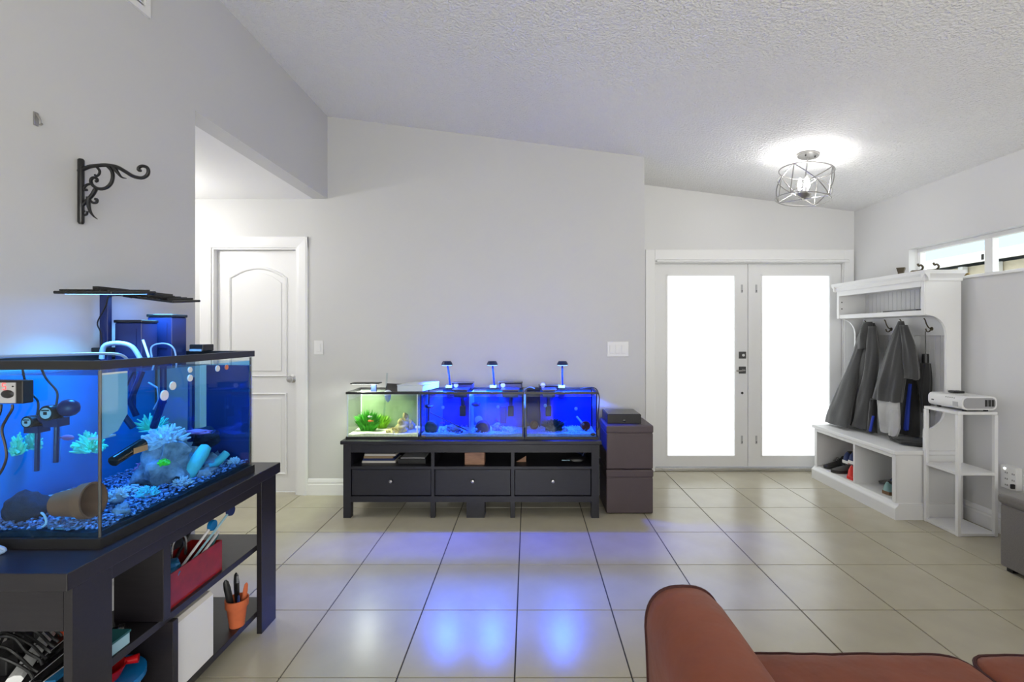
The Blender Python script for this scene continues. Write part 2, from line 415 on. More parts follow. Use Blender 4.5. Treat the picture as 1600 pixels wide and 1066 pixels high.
for li, (x0, x1, g0, g1) in enumerate(((DX0, DM-0.003, 1.353, 2.013), (DM+0.003, DX1, 2.273, 2.936))):
    m = MB().box(x0, g0, yd0, yd1, 0.04, 2.01).box(g1, x1, yd0, yd1, 0.04, 2.01).box(g0, g1, yd0, yd1, 0.04, 0.142).box(g0, g1, yd0, yd1, 1.90, 2.01)
    lf = m.build('leaf', 'door', d)
    b = MB(); e = 0.010
    for (q0, q1, s0, s1) in ((g0-e, g0+0.004, 0.142-e, 1.90+e), (g1-0.004, g1+e, 0.142-e, 1.90+e)): b.box(q0, q1, yd0-0.004, yd0, s0, s1)
    b.box(g0, g1, yd0-0.004, yd0, 0.142-e, 0.146).box(g0, g1, yd0-0.004, yd0, 1.896, 1.90+e)
    b.build('glazing_bead', 'trim', lf)
    MB().add([(g0, yd0+0.02, 0.142), (g1, yd0+0.02, 0.142), (g1, yd0+0.02, 1.90), (g0, yd0+0.02, 1.90)], [(0, 1, 2, 3)]).build('frosted_pane', 'frosted', lf)
    mx = DM-0.055 if li == 0 else DM+0.085
    for zz in (1.76, 0.29):
        B('strike_mark', 'plastic_grey', lf, mx-0.012, mx+0.006, yd0-0.003, yd0, zz-0.03, zz+0.05)
        B('screw_mark', 'slot', lf, mx-0.006, mx+0.003, yd0-0.004, yd0, zz-0.018, zz-0.006)
    if li == 0:
        hw = DM-0.055
        dbo = B('deadbolt', 'dark_metal', lf, hw-0.034, hw+0.034, yd0-0.012, yd0, 1.09, 1.158, bevel=0.003)
        MB().lathe([(0.0, -0.016), (0.013, -0.016), (0.013, 0)], (hw, yd0-0.012, 1.124), 16, 'y').build('thumb_turn', 'metal', dbo)
        rs = B('handle_plate', 'dark_metal', lf, hw-0.034, hw+0.034, yd0-0.010, yd0, 0.945, 1.013, bevel=0.003)
        MB().tube(smoothpath([(hw, yd0-0.01, 0.98), (hw, yd0-0.05, 0.98), (hw-0.02, yd0-0.058, 0.978), (hw-0.085, yd0-0.058, 0.972)], 4), 0.0085, 8).build('lever', 'nickel', rs, smooth=True)
        MB().lathe([(0.0, -0.003), (0.012, -0.003), (0.012, 0)], (hw, yd0, 0.755), 14, 'y').build('keyhole', 'slot', lf)

# ------------------------------------------------------------------ window 1 in the right wall
wn = sroot('window_1', (XR+0.1, (WY0+WY1)/2, WZ0))
fx0, fx1 = XR+0.07, XR+0.115
ym = 3.39
for y0, y1 in ((WY0, WY0+0.03), (ym-0.03, ym+0.03), (WY1-0.03, WY1)): B('window_frame', 'trim', wn, fx0, fx1, y0, y1, WZ0+0.03, WZ1-0.03, bevel=0.003)
for z0, z1 in ((WZ0, WZ0+0.03), (WZ1-0.03, WZ1)): B('window_frame', 'trim', wn, fx0, fx1, WY0, WY1, z0, z1, bevel=0.003)
for y0, y1, xo in ((WY0+0.03, ym-0.03, 0.0), (ym+0.03, WY1-0.03, 0.012)):
    B('pane', 'glass', wn, fx0+0.018+xo, fx0+0.022+xo, y0, y1, WZ0+0.03, WZ1-0.03)
B('sill', 'trim', wn, XR-0.02, fx0, WY0-0.03, WY1, WZ0-0.002, WZ0+0.008)
B('latch', 'dark_metal', wn, fx0-0.008, fx0, ym+0.032, ym+0.046, 1.86, 1.90)

# outside
struct(MB().box(-30, 30, -30, 40, -0.4, -0.1).build('ground', 'concrete'))
h = thing('neighbour_house', 'beige neighbouring house with white fascia seen through the high window', 'house', (6.8, 5, -0.1))
B('house_wall', 'house_wall', h, 6.8, 9.5, 1, 11, -0.1, 2.36)
B('fascia', 'trim', h, 6.45, 6.5, 0.8, 11.2, 2.36, 2.5)
MB().prism([(6.45, 2.5), (8.2, 3.2), (10, 2.5)], 'y', 0.8, 11.2).build('roof', 'house_roof', h)
for yy in (6.9, 7.45): B('downpipe', 'trim', h, 6.7, 6.78, yy, yy+0.08, -0.1, 2.36)

# ------------------------------------------------------------------ ceiling light
cl_x, cl_y = 2.063, 3.556
tilt = math.atan(0.128)
t = thing('ceiling_light', 'round silver open-cage ceiling light with candle bulbs near the entry doors', 'ceiling light', (cl_x, cl_y, ceil_z(cl_x)), rot=(0, tilt, 0))
def LB(mb, name, mat, smooth=True, p=t): return mb.build(name, mat, p, local=True, smooth=smooth)
LB(MB().lathe([(0, 0), (0.072, 0), (0.074, -0.008), (0.070, -0.018), (0, -0.022)], n=32), 'canopy', 'nickel')
for sx in (-0.035, 0.035): LB(MB().lathe([(0, -0.03), (0.005, -0.03), (0.005, -0.018)], (sx, -0.03, 0), 8), 'canopy_screw', 'dark_metal')
LB(MB().tube([(0, 0, -0.02), (0, 0, -0.30)], 0.0055, 8), 'stem', 'nickel')
Rr, zt, zb = 0.18, -0.125, -0.335
circ = lambda z, r=Rr: [(r*math.cos(2*PI*i/48), r*math.sin(2*PI*i/48), z) for i in range(48)]
cg = LB(MB().tube(circ(zt), 0.0045, 6, closed=True), 'cage_ring', 'nickel')
LB(MB().tube(circ(zb), 0.0045, 6, closed=True), 'cage_ring', 'nickel')
def helix(a0, a1, z0, z1, n=14): return [(Rr*math.cos(R(a0+(a1-a0)*i/n)), Rr*math.sin(R(a0+(a1-a0)*i/n)), z0+(z1-z0)*i/n) for i in range(n+1)]
for i in range(4):
    a = 215+90*i
    LB(MB().tube(helix(a, a, zt, zb, 3), 0.004, 6), 'cage_bar', 'nickel')
    LB(MB().tube(helix(a, a+90, zt, zb), 0.004, 6), 'cage_bar', 'nickel')
    LB(MB().tube(helix(a, a+90, zb, zt), 0.004, 6), 'cage_bar', 'nickel')
for i in range(2):
    a = R(35+90*i); LB(MB().tube([(Rr*math.cos(a), Rr*math.sin(a), zb), (-Rr*math.cos(a), -Rr*math.sin(a), zb)], 0.0035, 6), 'cross_bar', 'nickel')
LB(MB().lathe([(0, -0.345), (0.008, -0.343), (0.012, -0.330), (0.045, -0.312), (0.052, -0.298), (0, -0.296)], n=24), 'bulb_plate', 'nickel')
for i in range(3):
    a = R(20+120*i); bx, by = 0.032*math.cos(a), 0.032*math.sin(a)
    LB(MB().lathe([(0.010, -0.30), (0.010, -0.255), (0, -0.255)], (bx, by, 0), 10), 'candle_sleeve', 'plastic_white')
    LB(MB().lathe([(0.005, -0.256), (0.014, -0.235), (0.015, -0.22), (0.008, -0.19), (0.0015, -0.172)], (bx, by, 0), 12), 'bulb', 'bulb')
# the hall lamp, round the corner behind the left wall (it lights the hall ceiling and the panelled door)
light('hall_lamp_offscreen', 'POINT', (-2.9, 3.25, HZ-0.28), 24, (1, 0.98, 0.95), None, size=0.09)

# ------------------------------------------------------------------ fittings on the walls
v = thing('air_vent', 'white louvred air vent high on the left wall', 'vent', (XL, 1.93, 2.715))
y0, y1, z0, z1 = 1.75, 2.111, 2.715, 2.92
m = MB().box(XL, XL+0.012, y0, y1, z0, z0+0.028).box(XL, XL+0.012, y0, y1, z1-0.028, z1).box(XL, XL+0.012, y0, y0+0.028, z0+0.028, z1-0.028).box(XL, XL+0.012, y1-0.028, y1, z0+0.028, z1-0.028)
m.build('frame', 'plastic_white', v)
B('backing', 'plastic_grey', v, XL+0.0005, XL+0.002, y0+0.028, y1-0.028, z0+0.028, z1-0.028)
for i in range(6):
    zz = z0+0.036+i*0.024
    MB().prism([(XL+0.002, zz+0.012), (XL+0.004, zz+0.014), (XL+0.013, zz+0.002), (XL+0.011, zz)], 'y', y0+0.028, y1-0.028).build('louver', 'plastic_white', v)

YBk = 1.785
br = thing('plant_bracket', 'black scrolled iron plant bracket on the left wall', 'bracket', (XL, YBk, 1.74))
q = lambda u, vv: px(100+u*0.12195, 230+vv*0.12195, YBk)
k1 = 0.12195*YBk/F
pl = [q(185, vv) for vv in (150, 165, 400, 700, 960, 985)]
dx = XL+0.006-pl[0].x
m = MB().tube([(XL+0.009, YBk, p.z) for p in pl], [0.007, 0.0105, 0.0105, 0.0105, 0.0105, 0.007], 10); m.build('back_bar', 'black_iron', br, smooth=True)
def stroke(name, uv, r0, r1=None, k=5):
    pts = smoothpath([q(a, b) for a, b in uv], k); n = len(pts)
    rs = [((r0+(r1-r0)*i/(n-1)) if r1 is not None else r0)*k1 for i in range(n)]
    MB().tube(pts, rs, 8).build(name, 'black_iron', br, smooth=True)
stroke('arm', [(170, 310), (240, 285), (330, 250), (440, 235), (560, 232), (680, 255), (780, 310), (870, 365), (940, 388), (1010, 392), (1065, 360), (1083, 310), (1065, 262), (1010, 242), (965, 258), (955, 292), (985, 302)], 26, 19)
stroke('scroll', [(560, 245), (610, 300), (627, 370), (610, 450), (560, 510), (490, 535), (420, 525), (365, 485), (345, 440), (355, 405), (385, 390), (420, 405), (425, 430), (405, 440)], 22, 18)
stroke('scroll', [(420, 255), (455, 300), (450, 345), (420, 370), (395, 355)], 16, 14)
stroke('scroll', [(360, 470), (300, 480), (262, 515), (265, 545), (295, 548)], 15, 17)
stroke('brace', [(405, 540), (365, 610), (300, 680), (245, 740), (205, 800)], 26, 20)
stroke('leaf', [(320, 640), (315, 740), (340, 830), (385, 890), (432, 925)], 30, 3)
stroke('leaf', [(640, 260), (690, 330), (740, 385), (805, 402)], 30, 3)
stroke('scroll', [(330, 680), (370, 712), (415, 710), (425, 675), (400, 665)], 16, 18)
stroke('scroll', [(300, 820), (290, 862), (255, 870), (225, 850), (235, 822), (265, 820)], 14, 13)
stroke('scroll', [(280, 690), (240, 690), (205, 680), (215, 645), (250, 640)], 13, 13)

hk = thing('utility_hook', 'small grey metal hook high on the left wall', 'hook', (XL, 1.628, 2.04))
B('plate', 'nickel', hk, XL, XL+0.004, 1.620, 1.636, 2.04, 2.085, bevel=0.001)
MB().tube(smoothpath([(XL+0.003, 1.628, 2.08), (XL+0.016, 1.628, 2.06), (XL+0.016, 1.628, 2.044), (XL+0.024, 1.628, 2.046)], 4), 0.003, 6).build('prong', 'nickel', hk, smooth=True)

sw = thing('light_switch', 'single white rocker switch beside the panelled hall door', 'switch', (-1.732, YB, 1.16))
B('plate', 'plastic_white', sw, -1.770, -1.694, YB-0.006, YB, 1.160, 1.278, bevel=0.003)
B('rocker', 'plastic_white', sw, -1.750, -1.714, YB-0.011, YB-0.006, 1.185, 1.253, bevel=0.002)
sw = thing('light_switch', 'triple white rocker switch plate above the brown ottomans', 'switch', (0.74, YB, 1.14))
B('plate', 'plastic_white', sw, 0.655, 0.832, YB-0.006, YB, 1.143, 1.268, bevel=0.003)
for i in range(3): B('rocker', 'plastic_white', sw, 0.675+i*0.050, 0.709+i*0.050, YB-0.011, YB-0.006, 1.170, 1.240, bevel=0.002)

ot = thing('outlet_tap', 'white multi-socket surge tap plugged into the right wall', 'outlet', (XR, 3.13, 0.33))
B('body', 'plastic_white', ot, XR-0.042, XR, 3.085, 3.19, 0.325, 0.475, bevel=0.006)
for i in range(3):
    for j in range(2):
        zz, yy = 0.345+i*0.04, 3.105+j*0.045
        for dy in (-0.006, 0.006): B('slot', 'slot', ot, XR-0.0435, XR-0.042, yy+dy-0.0015, yy+dy+0.0015, zz, zz+0.010)
B('plug', 'black', ot, XR-0.065, XR-0.042, 3.045+0.045, 3.105, 0.34, 0.37, bevel=0.004)
MB().lathe([(0, -0.002), (0.006, -0.002), (0.006, 0)], (XR-0.0421, 3.16, 0.455), 10, 'x').build('indicator', 'led_white', ot)

# ------------------------------------------------------------------ big aquarium stand
rnd = random.Random(7)
bZ = 0.556
SX0, SX1, SY0, SY1, SZ = -1.64, -1.17, 1.226, 2.285, 0.73
st = thing('aquarium_stand', 'dark espresso wooden stand with open shelves under the large aquarium', 'aquarium stand', ((SX0+SX1)/2, (SY0+SY1)/2, 0))
B('top', 'espresso', st, SX0, SX1, SY0, SY1, SZ-0.047, SZ, bevel=0.003)
for y0, y1 in ((SY0+0.03, SY0+0.152), (SY1-0.135, SY1-0.013)):
    B('leg', 'espresso', st, SX1-0.038, SX1-0.015, y0, y1, 0, SZ-0.047, bevel=0.002)
    B('leg', 'espresso', st, SX0+0.01, SX0+0.033, y0, y1, 0, SZ-0.047, bevel=0.002)
B('apron', 'espresso', st, SX0+0.033, SX1-0.038, SY0+0.03, SY0+0.053, SZ-0.165, SZ-0.047)
B('apron', 'espresso', st, SX0+0.033, SX1-0.038, SY1-0.036, SY1-0.013, SZ-0.10, SZ-0.047)
B('apron', 'espresso', st, SX1-0.040, SX1-0.018, SY0+0.152, SY1-0.135, SZ-0.092, SZ-0.047)
B('shelf', 'espresso', st, SX0+0.033, SX1-0.0385, SY0+0.035, SY1-0.014, 0.37, 0.395, bevel=0.002)
B('shelf', 'espresso', st, SX0+0.033, SX1-0.0385, SY0+0.035, SY1-0.014, 0.075, 0.10, bevel=0.002)
B('divider', 'espresso', st, SX1-0.185, SX1-0.022, 1.580, 1.613, 0.3955, SZ-0.0475, bevel=0.002)
B('divider', 'espresso', st, SX1-0.185, SX1-0.022, 1.622, 1.648, 0.1005, 0.3695, bevel=0.002)

# ------------------------------------------------------------------ aquariums
def aquarium(name, label, x0, x1, y0, y1, z0, z1, rim, water, wz, back=None, divider=None, backs=None, tall=0.0):
    a = thing(name, label, 'aquarium', ((x0+x1)/2, (y0+y1)/2, z0))
    g = 0.006
    def frame(nm, za, zb):
        m = MB(); e = 0.014
        for (q0, q1, s0, s1) in ((x0, x1, y0, y0+e), (x0, x1, y1-e, y1), (x0, x0+e, y0+e, y1-e), (x1-e, x1, y0+e, y1-e)): m.box(q0, q1, s0, s1, za, zb)
        return m.build(nm, 'black', a)
    frame('bottom_rim', z0, z0+rim); frame('top_rim', z1-rim*0.9, z1)
    i = 0.004
    B('base', 'black', a, x0+0.014, x1-0.014, y0+0.014, y1-0.014, z0+0.004, z0+0.010)
    B('glass_pane', 'glass', a, x0+i, x1-i, y0+i, y0+i+g, z0+0.01, z1-0.002)
    B('glass_pane', 'glass', a, x0+i, x1-i, y1-i-g, y1-i, z0+0.01, z1-0.002)
    B('glass_pane', 'glass', a, x0+i, x0+i+g, y0+i+g, y1-i-g, z0+0.01, z1-0.002)
    B('glass_pane', 'glass', a, x1-i-g, x1-i, y0+i+g, y1-i-g, z0+0.01, z1-0.002)
    for sx in (x0+0.0115, x1-0.0115):
        for sy in (y0+0.0115, y1-0.0115):
            MB().tube([(sx, sy, z0+rim), (sx, sy, z1-rim)], 0.0045, 5).build('silicone_seam', 'black' if water != 'water_green' else 'acrylic', a)
    B('water', water, a, x0+0.012, x1-0.012, y0+0.012, y1-0.012, z0+0.011, wz)
    return a
def bed(name, label, x0, x1, y0, y1, z, amp, seed, mat, parent_cat='gravel', n=26, slope=0.0):
    m = MB(); nx, ny = n, max(6, int(n*(y1-y0)/(x1-x0))) if (x1-x0) > (y1-y0) else n
    vs_ = []; fs = []
    for j in range(ny+1):
        for i_ in range(nx+1):
            u, vv = i_/nx, j/ny; x, y = x0+(x1-x0)*u, y0+(y1-y0)*vv
            vs_.append((x, y, z+amp*noise.noise(Vector((x*9+seed, y*9, seed)))+slope*vv))
    for j in range(ny):
        for i_ in range(nx): b = j*(nx+1)+i_; fs.append((b, b+1, b+nx+2, b+nx+1))
    m.add(vs_, fs)
    # skirt down to the tank floor
    edge = [i_ for i_ in range(nx+1)]+[j*(nx+1)+nx for j in range(1, ny+1)]+[ny*(nx+1)+i_ for i_ in range(nx-1, -1, -1)]+[j*(nx+1) for j in range(ny-1, 0, -1)]
    b0 = len(m.v); zf = z-0.03
    m.v += [Vector((m.v[e].x, m.v[e].y, zf)) for e in edge]; L = len(edge)
    for i_ in range(L): m.f.append((edge[i_], edge[(i_+1) % L], b0+(i_+1) % L, b0+i_))
    o = m.build(name, mat, None, smooth=True, ang=60); tag(o, label, parent_cat); o['kind'] = 'stuff'
    return o
def pebbles(name, label, x0, x1, y0, y1, z, n, r, mat, seed):
    rr = random.Random(seed); m = MB()
    bm = bmesh.new(); bmesh.ops.create_icosphere(bm, subdivisions=1, radius=1.0); bm.verts.index_update()
    bv = [v.co.copy() for v in bm.verts]; bf = [tuple(v.index for v in f.verts) for f in bm.faces]; bm.free()
    bm2 = bmesh.new(); bm2.free()
    for i in range(n):
        c = Vector((rr.uniform(x0, x1), rr.uniform(y0, y1), z+rr.uniform(-0.006, 0.008))); s_ = r*rr.uniform(0.5, 1.3)
        sc = Vector((rr.uniform(0.7, 1.4), rr.uniform(0.7, 1.4), rr.uniform(0.4, 0.8)))
        m.add([c+Vector((p.x*sc.x, p.y*sc.y, p.z*sc.z))*s_ for p in bv], bf)
    o = m.build(name, mat, None, smooth=False); tag(o, label, 'gravel'); o['kind'] = 'stuff'; return o
def rock(name, label, c, r, mat, seed, amp=0.45, cat='rock', group=None, sub=3, freq=2.2):
    m = MB().ico((0, 0, 0), r, sub, amp, freq, seed); zf = (0.7415 if c[1] < 3 else bZ+0.0172)-c[2]      # flat where it sits on the tank floor
    for q_ in m.v: q_.z = max(q_.z, zf)
    o = m.build(name, mat, None, smooth=True, ang=70); o.location = c; WL[o.name] = Vector(c)
    return tag(o, label, cat, group)
def blades(m, c, rx, ry, h, n, seed, wdt=0.003, curl=0.5):
    rr = random.Random(seed)
    for i in range(n):
        a = rr.uniform(0, 2*PI); d = math.sqrt(rr.random()); bx, by = c[0]+rx*d*math.cos(a)*0.6, c[1]+ry*d*math.sin(a)*0.6
        hh = h*rr.uniform(0.45, 1.0)*(1-0.35*d); ox, oy = rr.uniform(-1, 1)*rx*curl+(bx-c[0])*0.6, rr.uniform(-1, 1)*ry*curl+(by-c[1])*0.6
        s_ = wdt*rr.uniform(0.6, 1.4); ca = rr.uniform(0, PI); ux, uy = math.cos(ca)*s_, math.sin(ca)*s_
        p = [(bx, by, c[2]), (bx+ox*0.4, by+oy*0.4, c[2]+hh*0.6), (bx+ox, by+oy, c[2]+hh)]
        m.add([(p[0][0]-ux, p[0][1]-uy, p[0][2]), (p[0][0]+ux, p[0][1]+uy, p[0][2]), (p[1][0]+ux*1.6, p[1][1]+uy*1.6, p[1][2]), (p[1][0]-ux*1.6, p[1][1]-uy*1.6, p[1][2]), p[2]], [(0, 1, 2, 3), (3, 2, 4)])
    return m
def tufts(m, c, r, n, seed, rt=0.012, mn=0.4, up=0.0):
    """short finger branches standing off a dome"""
    rr = random.Random(seed)
    for i in range(n):
        a = rr.uniform(0, 2*PI); e = rr.uniform(up, 1); d = Vector((math.cos(a)*math.sqrt(1-e*e), math.sin(a)*math.sqrt(1-e*e), e))
        p0 = Vector(c)+Vector((d.x*r[0]*mn, d.y*r[1]*mn, d.z*r[2]*mn)); j = rr.uniform(0.8, 1.1)
        p1 = Vector(c)+Vector((d.x*r[0]*j, d.y*r[1]*j, d.z*r[2]*j)); mid = (p0+p1)/2+Vector((rr.uniform(-1, 1), rr.uniform(-1, 1), rr.uniform(-1, 1)))*rt*0.7
        m.tube([p0, mid, p1], [rt*0.45, rt*0.5, rt*0.22], 5)
    return m

# --- large aquarium
AX0, AX1, AY0, AY1, AZ0, AZ1 = -1.648, -1.21, 1.367, 2.139, SZ, 1.262
aq = aquarium('aquarium', 'large black-rimmed aquarium lit deep blue on the espresso stand', AX0, AX1, AY0, AY1, AZ0, AZ1, 0.028, 'water_blue', 1.22)
B('backdrop', 'backdrop_blue', aq, AX0+0.0005, AX0+0.0035, AY0+0.01, AY1-0.01, AZ0+0.03, AZ1-0.03)  # added film; its bright blue stands in for glow scattered in the water
B('side_panel', 'navy', aq, -1.412, AX1-0.016, AY1-0.018, AY1-0.014, AZ0+0.04, 1.20)  # mirror reflection in the far pane, built as a navy sheet
B('brace_strip', 'clear_plastic', aq, AX0+0.02, AX1-0.02, 1.74, 1.77, AZ1-0.012, AZ1-0.006)
bd = bed('gravel_bed', 'dark gravel bed on the floor of the large aquarium', AX0+0.016, AX1-0.016, AY0+0.016, AY1-0.016, AZ0+0.042, 0.012, 3, 'gravel_dark', n=30)
pebbles('gravel', 'glittering blue-lit gravel grains strewn over the large aquarium bed', AX0+0.02, AX1-0.02, AY0+0.02, AY1-0.02, AZ0+0.05, 3200, 0.0052, 'gravel', 5)
# led fixture above it
lf = thing('aquarium_light', 'black LED aquarium light with two panels on a post over the large aquarium', 'aquarium light', (-1.62, 1.853, 1.262))
B('post', 'filter_blue', lf, -1.637, -1.605, 1.845, 1.865, 1.20, 1.492, bevel=0.002)
B('clamp', 'black', lf, -1.655, -1.600, 1.83, 1.88, 1.2625, 1.285, bevel=0.002)
MB().box(-1.637, -1.44, 1.848, 1.862, 1.488, 1.500).box(-1.46, -1.44, 1.62, 1.96, 1.488, 1.498).build('arm', 'black', lf)
for (xa, xb, ya, yb, dz, ry_) in ((-1.535, -1.345, 1.56, 1.75, 0.0, 0.5), (-1.595, -1.395, 1.90, 2.06, 0.002, 7)):
    cz = 1.480+dz; M_ = Matrix.Translation(((xa+xb)/2, (ya+yb)/2, cz))@Matrix.Rotation(R(ry_), 4, 'Y')@Matrix.Rotation(R(5), 4, 'X')@Matrix.Translation((-(xa+xb)/2, -(ya+yb)/2, -cz))
    p = MB().box(xa, xb, ya, yb, cz-0.005, cz+0.005).xf(M_).build('panel', 'black_gloss', lf, bevel=0.003)
    for i in range(7): MB().box(xa+0.012+i*0.026, xa+0.018+i*0.026, ya+0.01, yb-0.01, cz+0.005, cz+0.010).xf(M_).build('heat_fin', 'black', p)
    MB().box(xa+0.02, xb-0.02, ya+0.02, yb-0.02, cz-0.0065, cz-0.005).xf(M_).build('led_strip', 'led_blue', p)
    light('led', 'AREA', ((xa+xb)/2, (ya+yb)/2, 1.474+dz), 3.4, (0.13, 0.52, 1.0), lf, size=0.14, spread=115).location.z -= 0.016
MB().tube(smoothpath([(-1.60, 1.842, 1.482), (-1.608, 1.838, 1.44), (-1.635, 1.835, 1.38), (-1.622, 1.835, 1.34), (-1.618, 1.835, 1.27)], 5), 0.0025, 6).build('cord', 'black', lf, smooth=True)
MB().tube(smoothpath([(-1.60, 1.842, 1.482), (-1.57, 1.86, 1.485), (-1.55, 1.89, 1.478)], 5), 0.0025, 6).build('cord', 'black', lf, smooth=True)
# hang-on filters
for (nm, lb, xa, xb, ya, yb, zt) in (('lower', 'wide blue-tinted hang-on filter box behind the aquarium light post', -1.600, -1.495, 1.87, 1.95, 1.392), ('taller', 'tall dark hang-on filter box on the far rim of the large aquarium', -1.556, -1.455, 1.975, 2.06, 1.418)):
    f_ = thing('aquarium_filter', lb, 'filter', ((xa+xb)/2, (ya+yb)/2, 1.262))
    b_ = B('housing', 'filter_blue', f_, xa, xb, ya, yb, 1.205, zt-0.012, bevel=0.004)
    B('lid', 'black_gloss', f_, xa-0.003, xb+0.003, ya-0.003, yb+0.003, zt-0.012, zt, bevel=0.003)
    B('window', 'filter_blue', b_, xa+0.02, xb-0.02, ya-0.002, ya, 1.28, zt-0.035)
    MB().tube([((xa+xb)/2, ya+0.02, 1.21), ((xa+xb)/2, ya+0.02, 1.05)], 0.012, 10).build('intake_tube', 'filter_blue', f_, smooth=True)
f_ = thing('surge_box', 'small black controller box on the far corner of the large aquarium rim', 'controller', (-1.40, 2.10, 1.262))
B('case', 'black_gloss', f_, -1.445, -1.385, 2.06, 2.132, 1.2625, 1.292, bevel=0.004)
B('clip', 'hose', f_, -1.44, -1.39, 2.055, 2.06, 1.263, 1.272)
# hoses and tubes over the rim
tag(MB().tube(smoothpath([(-1.66+0.03, 1.40, 1.268), (-1.55, 1.42, 1.272), (-1.44, 1.45, 1.274), (-1.36, 1.52, 1.276), (-1.315, 1.56, 1.270), (-1.30, 1.575, 1.245)], 6), 0.0045, 8).build('air_hose', 'hose', None, smooth=True), 'pale hose lying along the top of the large aquarium', 'hose')
tag(MB().tube(smoothpath([(-1.50, 1.70, 1.25), (-1.49, 1.70, 1.295), (-1.45, 1.71, 1.305), (-1.41, 1.72, 1.292), (-1.385, 1.725, 1.25)], 6), 0.008, 10).build('return_hose', 'hose', None, smooth=True), 'thick white return hose arching over the aquarium rim by the light post', 'hose')
tag(MB().tube(smoothpath([(-1.44, 1.86, 1.22), (-1.45, 1.86, 1.285), (-1.41, 1.87, 1.30), (-1.37, 1.87, 1.28), (-1.36, 1.87, 1.22)], 6), 0.003, 8).build('air_line', 'hose', None, smooth=True), 'thin pale air line looped into the large aquarium before the filters', 'hose')
tag(MB().tube([(-1.40, 1.785, 1.25), (-1.43, 1.795, 1.315)], 0.004, 8).build('glass_rod', 'acrylic', None, smooth=True), 'short white rod leaning out of the large aquarium', 'rod')
# pumps, rods and gadgets
def wavepump(loc, label, rr=0.022, facing='-y', rod=0.2):
    p = thing('wave_pump', label, 'pump', loc); x, y, z = loc
    MB().lathe([(0, 0), (rr, 0), (rr*1.05, 0.01), (rr*0.95, 0.04), (rr*0.4, 0.055), (0, 0.055)], (x, y, z), 18, 'y').build('motor', 'black', p, smooth=True)
    fc = MB().lathe([(0, -0.002), (rr*0.72, -0.002), (rr*0.72, 0.0)], (x, y-0.0005, z), 18, 'y').build('face_disc', 'plastic_white', p)
    B('nozzle', 'black', fc, x-rr*0.22, x+rr*0.22, y-0.004, y-0.0025, z-rr*0.2, z+rr*0.2)
    B('badge', 'slot', fc, x-rr*0.5, x+rr*0.5, y-0.0035, y-0.0025, z+rr*0.30, z+rr*0.48)
    MB().ico((x+rr*1.7, y+0.03, z+rr*0.5), (rr*1.3, rr*1.2, rr*1.2), 2).build('rotor_cage', 'filter_blue', p, smooth=True)
    B('bracket', 'filter_blue', p, x-0.016, x+0.026, y+0.006, y+0.045, z-rr*1.9, z-rr*0.8)
    MB().tube([(x+0.006, y+0.026, z-rr*1.8), (x+0.003, y+0.026, z-rr*1.8-rod)], 0.010, 10).build('tube', 'clear_plastic', p, smooth=True)
    MB().tube([(x+0.006, y+0.026, z-rr*1.8), (x+0.003, y+0.026, z-rr*1.8-rod)], 0.0065, 8).build('core', 'filter_blue', p, smooth=True)
    MB().tube(smoothpath([(x+0.01, y+0.02, z+rr), (x+0.012, y+0.02, z+0.06), (x-0.02, y+0.02, z+0.10), (x-0.025, y+0.01, 1.24)], 5), 0.003, 6).build('cord', 'black', p, smooth=True)
    return p
pp = px(72, 646, 1.405); wavepump((pp.x, pp.y, pp.z), 'round wave pump with a white face behind the front glass of the large aquarium', rod=0.11)
pp = px(42, 660, 1.44); wavepump((pp.x, pp.y, pp.z), 'wave pump deeper in the large aquarium with its back to the wall', rr=0.018, rod=0.12)
ct = thing('pump_controller', 'black and grey pump controller with a red digit hung on the front glass', 'controller', (-1.45, 1.355, 1.13))
c0, c1 = px(-8, 594, 1.35), px(44, 630, 1.35)
B('case', 'black', ct, c0.x, c1.x, 1.335, 1.3665, c1.z, c0.z, bevel=0.003)
f0, f1 = px(-8, 598, 1.333), px(24, 630, 1.333)
fp = B('face_plate', 'plastic_grey', ct, f0.x, f1.x, 1.3325, 1.335, f1.z, f0.z)
MB().ico(tuple(px(12, 616, 1.333)), (0.019, 0.006, 0.012), 2).build('dial', 'black', fp, smooth=True)
dg = px(6, 604, 1.3315); a_ = 0.0042
dm = MB()
for (sx0, sx1, sz0, sz1) in ((-a_, a_, 2*a_-0.0008, 2*a_+0.0008), (-a_, a_, -0.0008, 0.0008), (-a_, a_, -2*a_-0.0008, -2*a_+0.0008), (-a_-0.0008, -a_+0.0008, 0, 2*a_), (a_-0.0008, a_+0.0008, -2*a_, 0)):
    dm.box(dg.x+sx0, dg.x+sx1, 1.3315, 1.3325, dg.z+sz0, dg.z+sz1)
dm.build('digit', 'led_red', fp)
MB().lathe([(0, -0.001), (0.0022, -0.001), (0.0022, 0.001)], tuple(px(20, 604, 1.332)), 10, 'y').build('button', 'black', fp)
cp = [px(a, b, 1.345) for a, b in ((19, 632), (19, 640), (10, 655), (3, 672), (8, 695), (10, 715), (3, 735), (-8, 750))]
MB().tube(smoothpath(cp, 5), 0.0032, 6).build('cord', 'black', ct, smooth=True)
cp = [px(a, b, 1.345) for a, b in ((2, 632), (0, 645), (-8, 660))]
MB().tube(smoothpath(cp, 5), 0.0032, 6).build('cord', 'black', ct, smooth=True)
tag(MB().tube(smoothpath([(-1.53, 1.31, SZ+0.006), (-1.49, 1.315, SZ+0.03), (-1.462, 1.33, SZ+0.022), (-1.45, 1.335, SZ+0.008), (-1.49, 1.30, SZ+0.006), (-1.56, 1.29, SZ+0.006)], 6), 0.006, 8).build('looped_hose', 'hose', None, smooth=True), 'white hose loop on the stand at the foot of the large aquarium', 'hose')
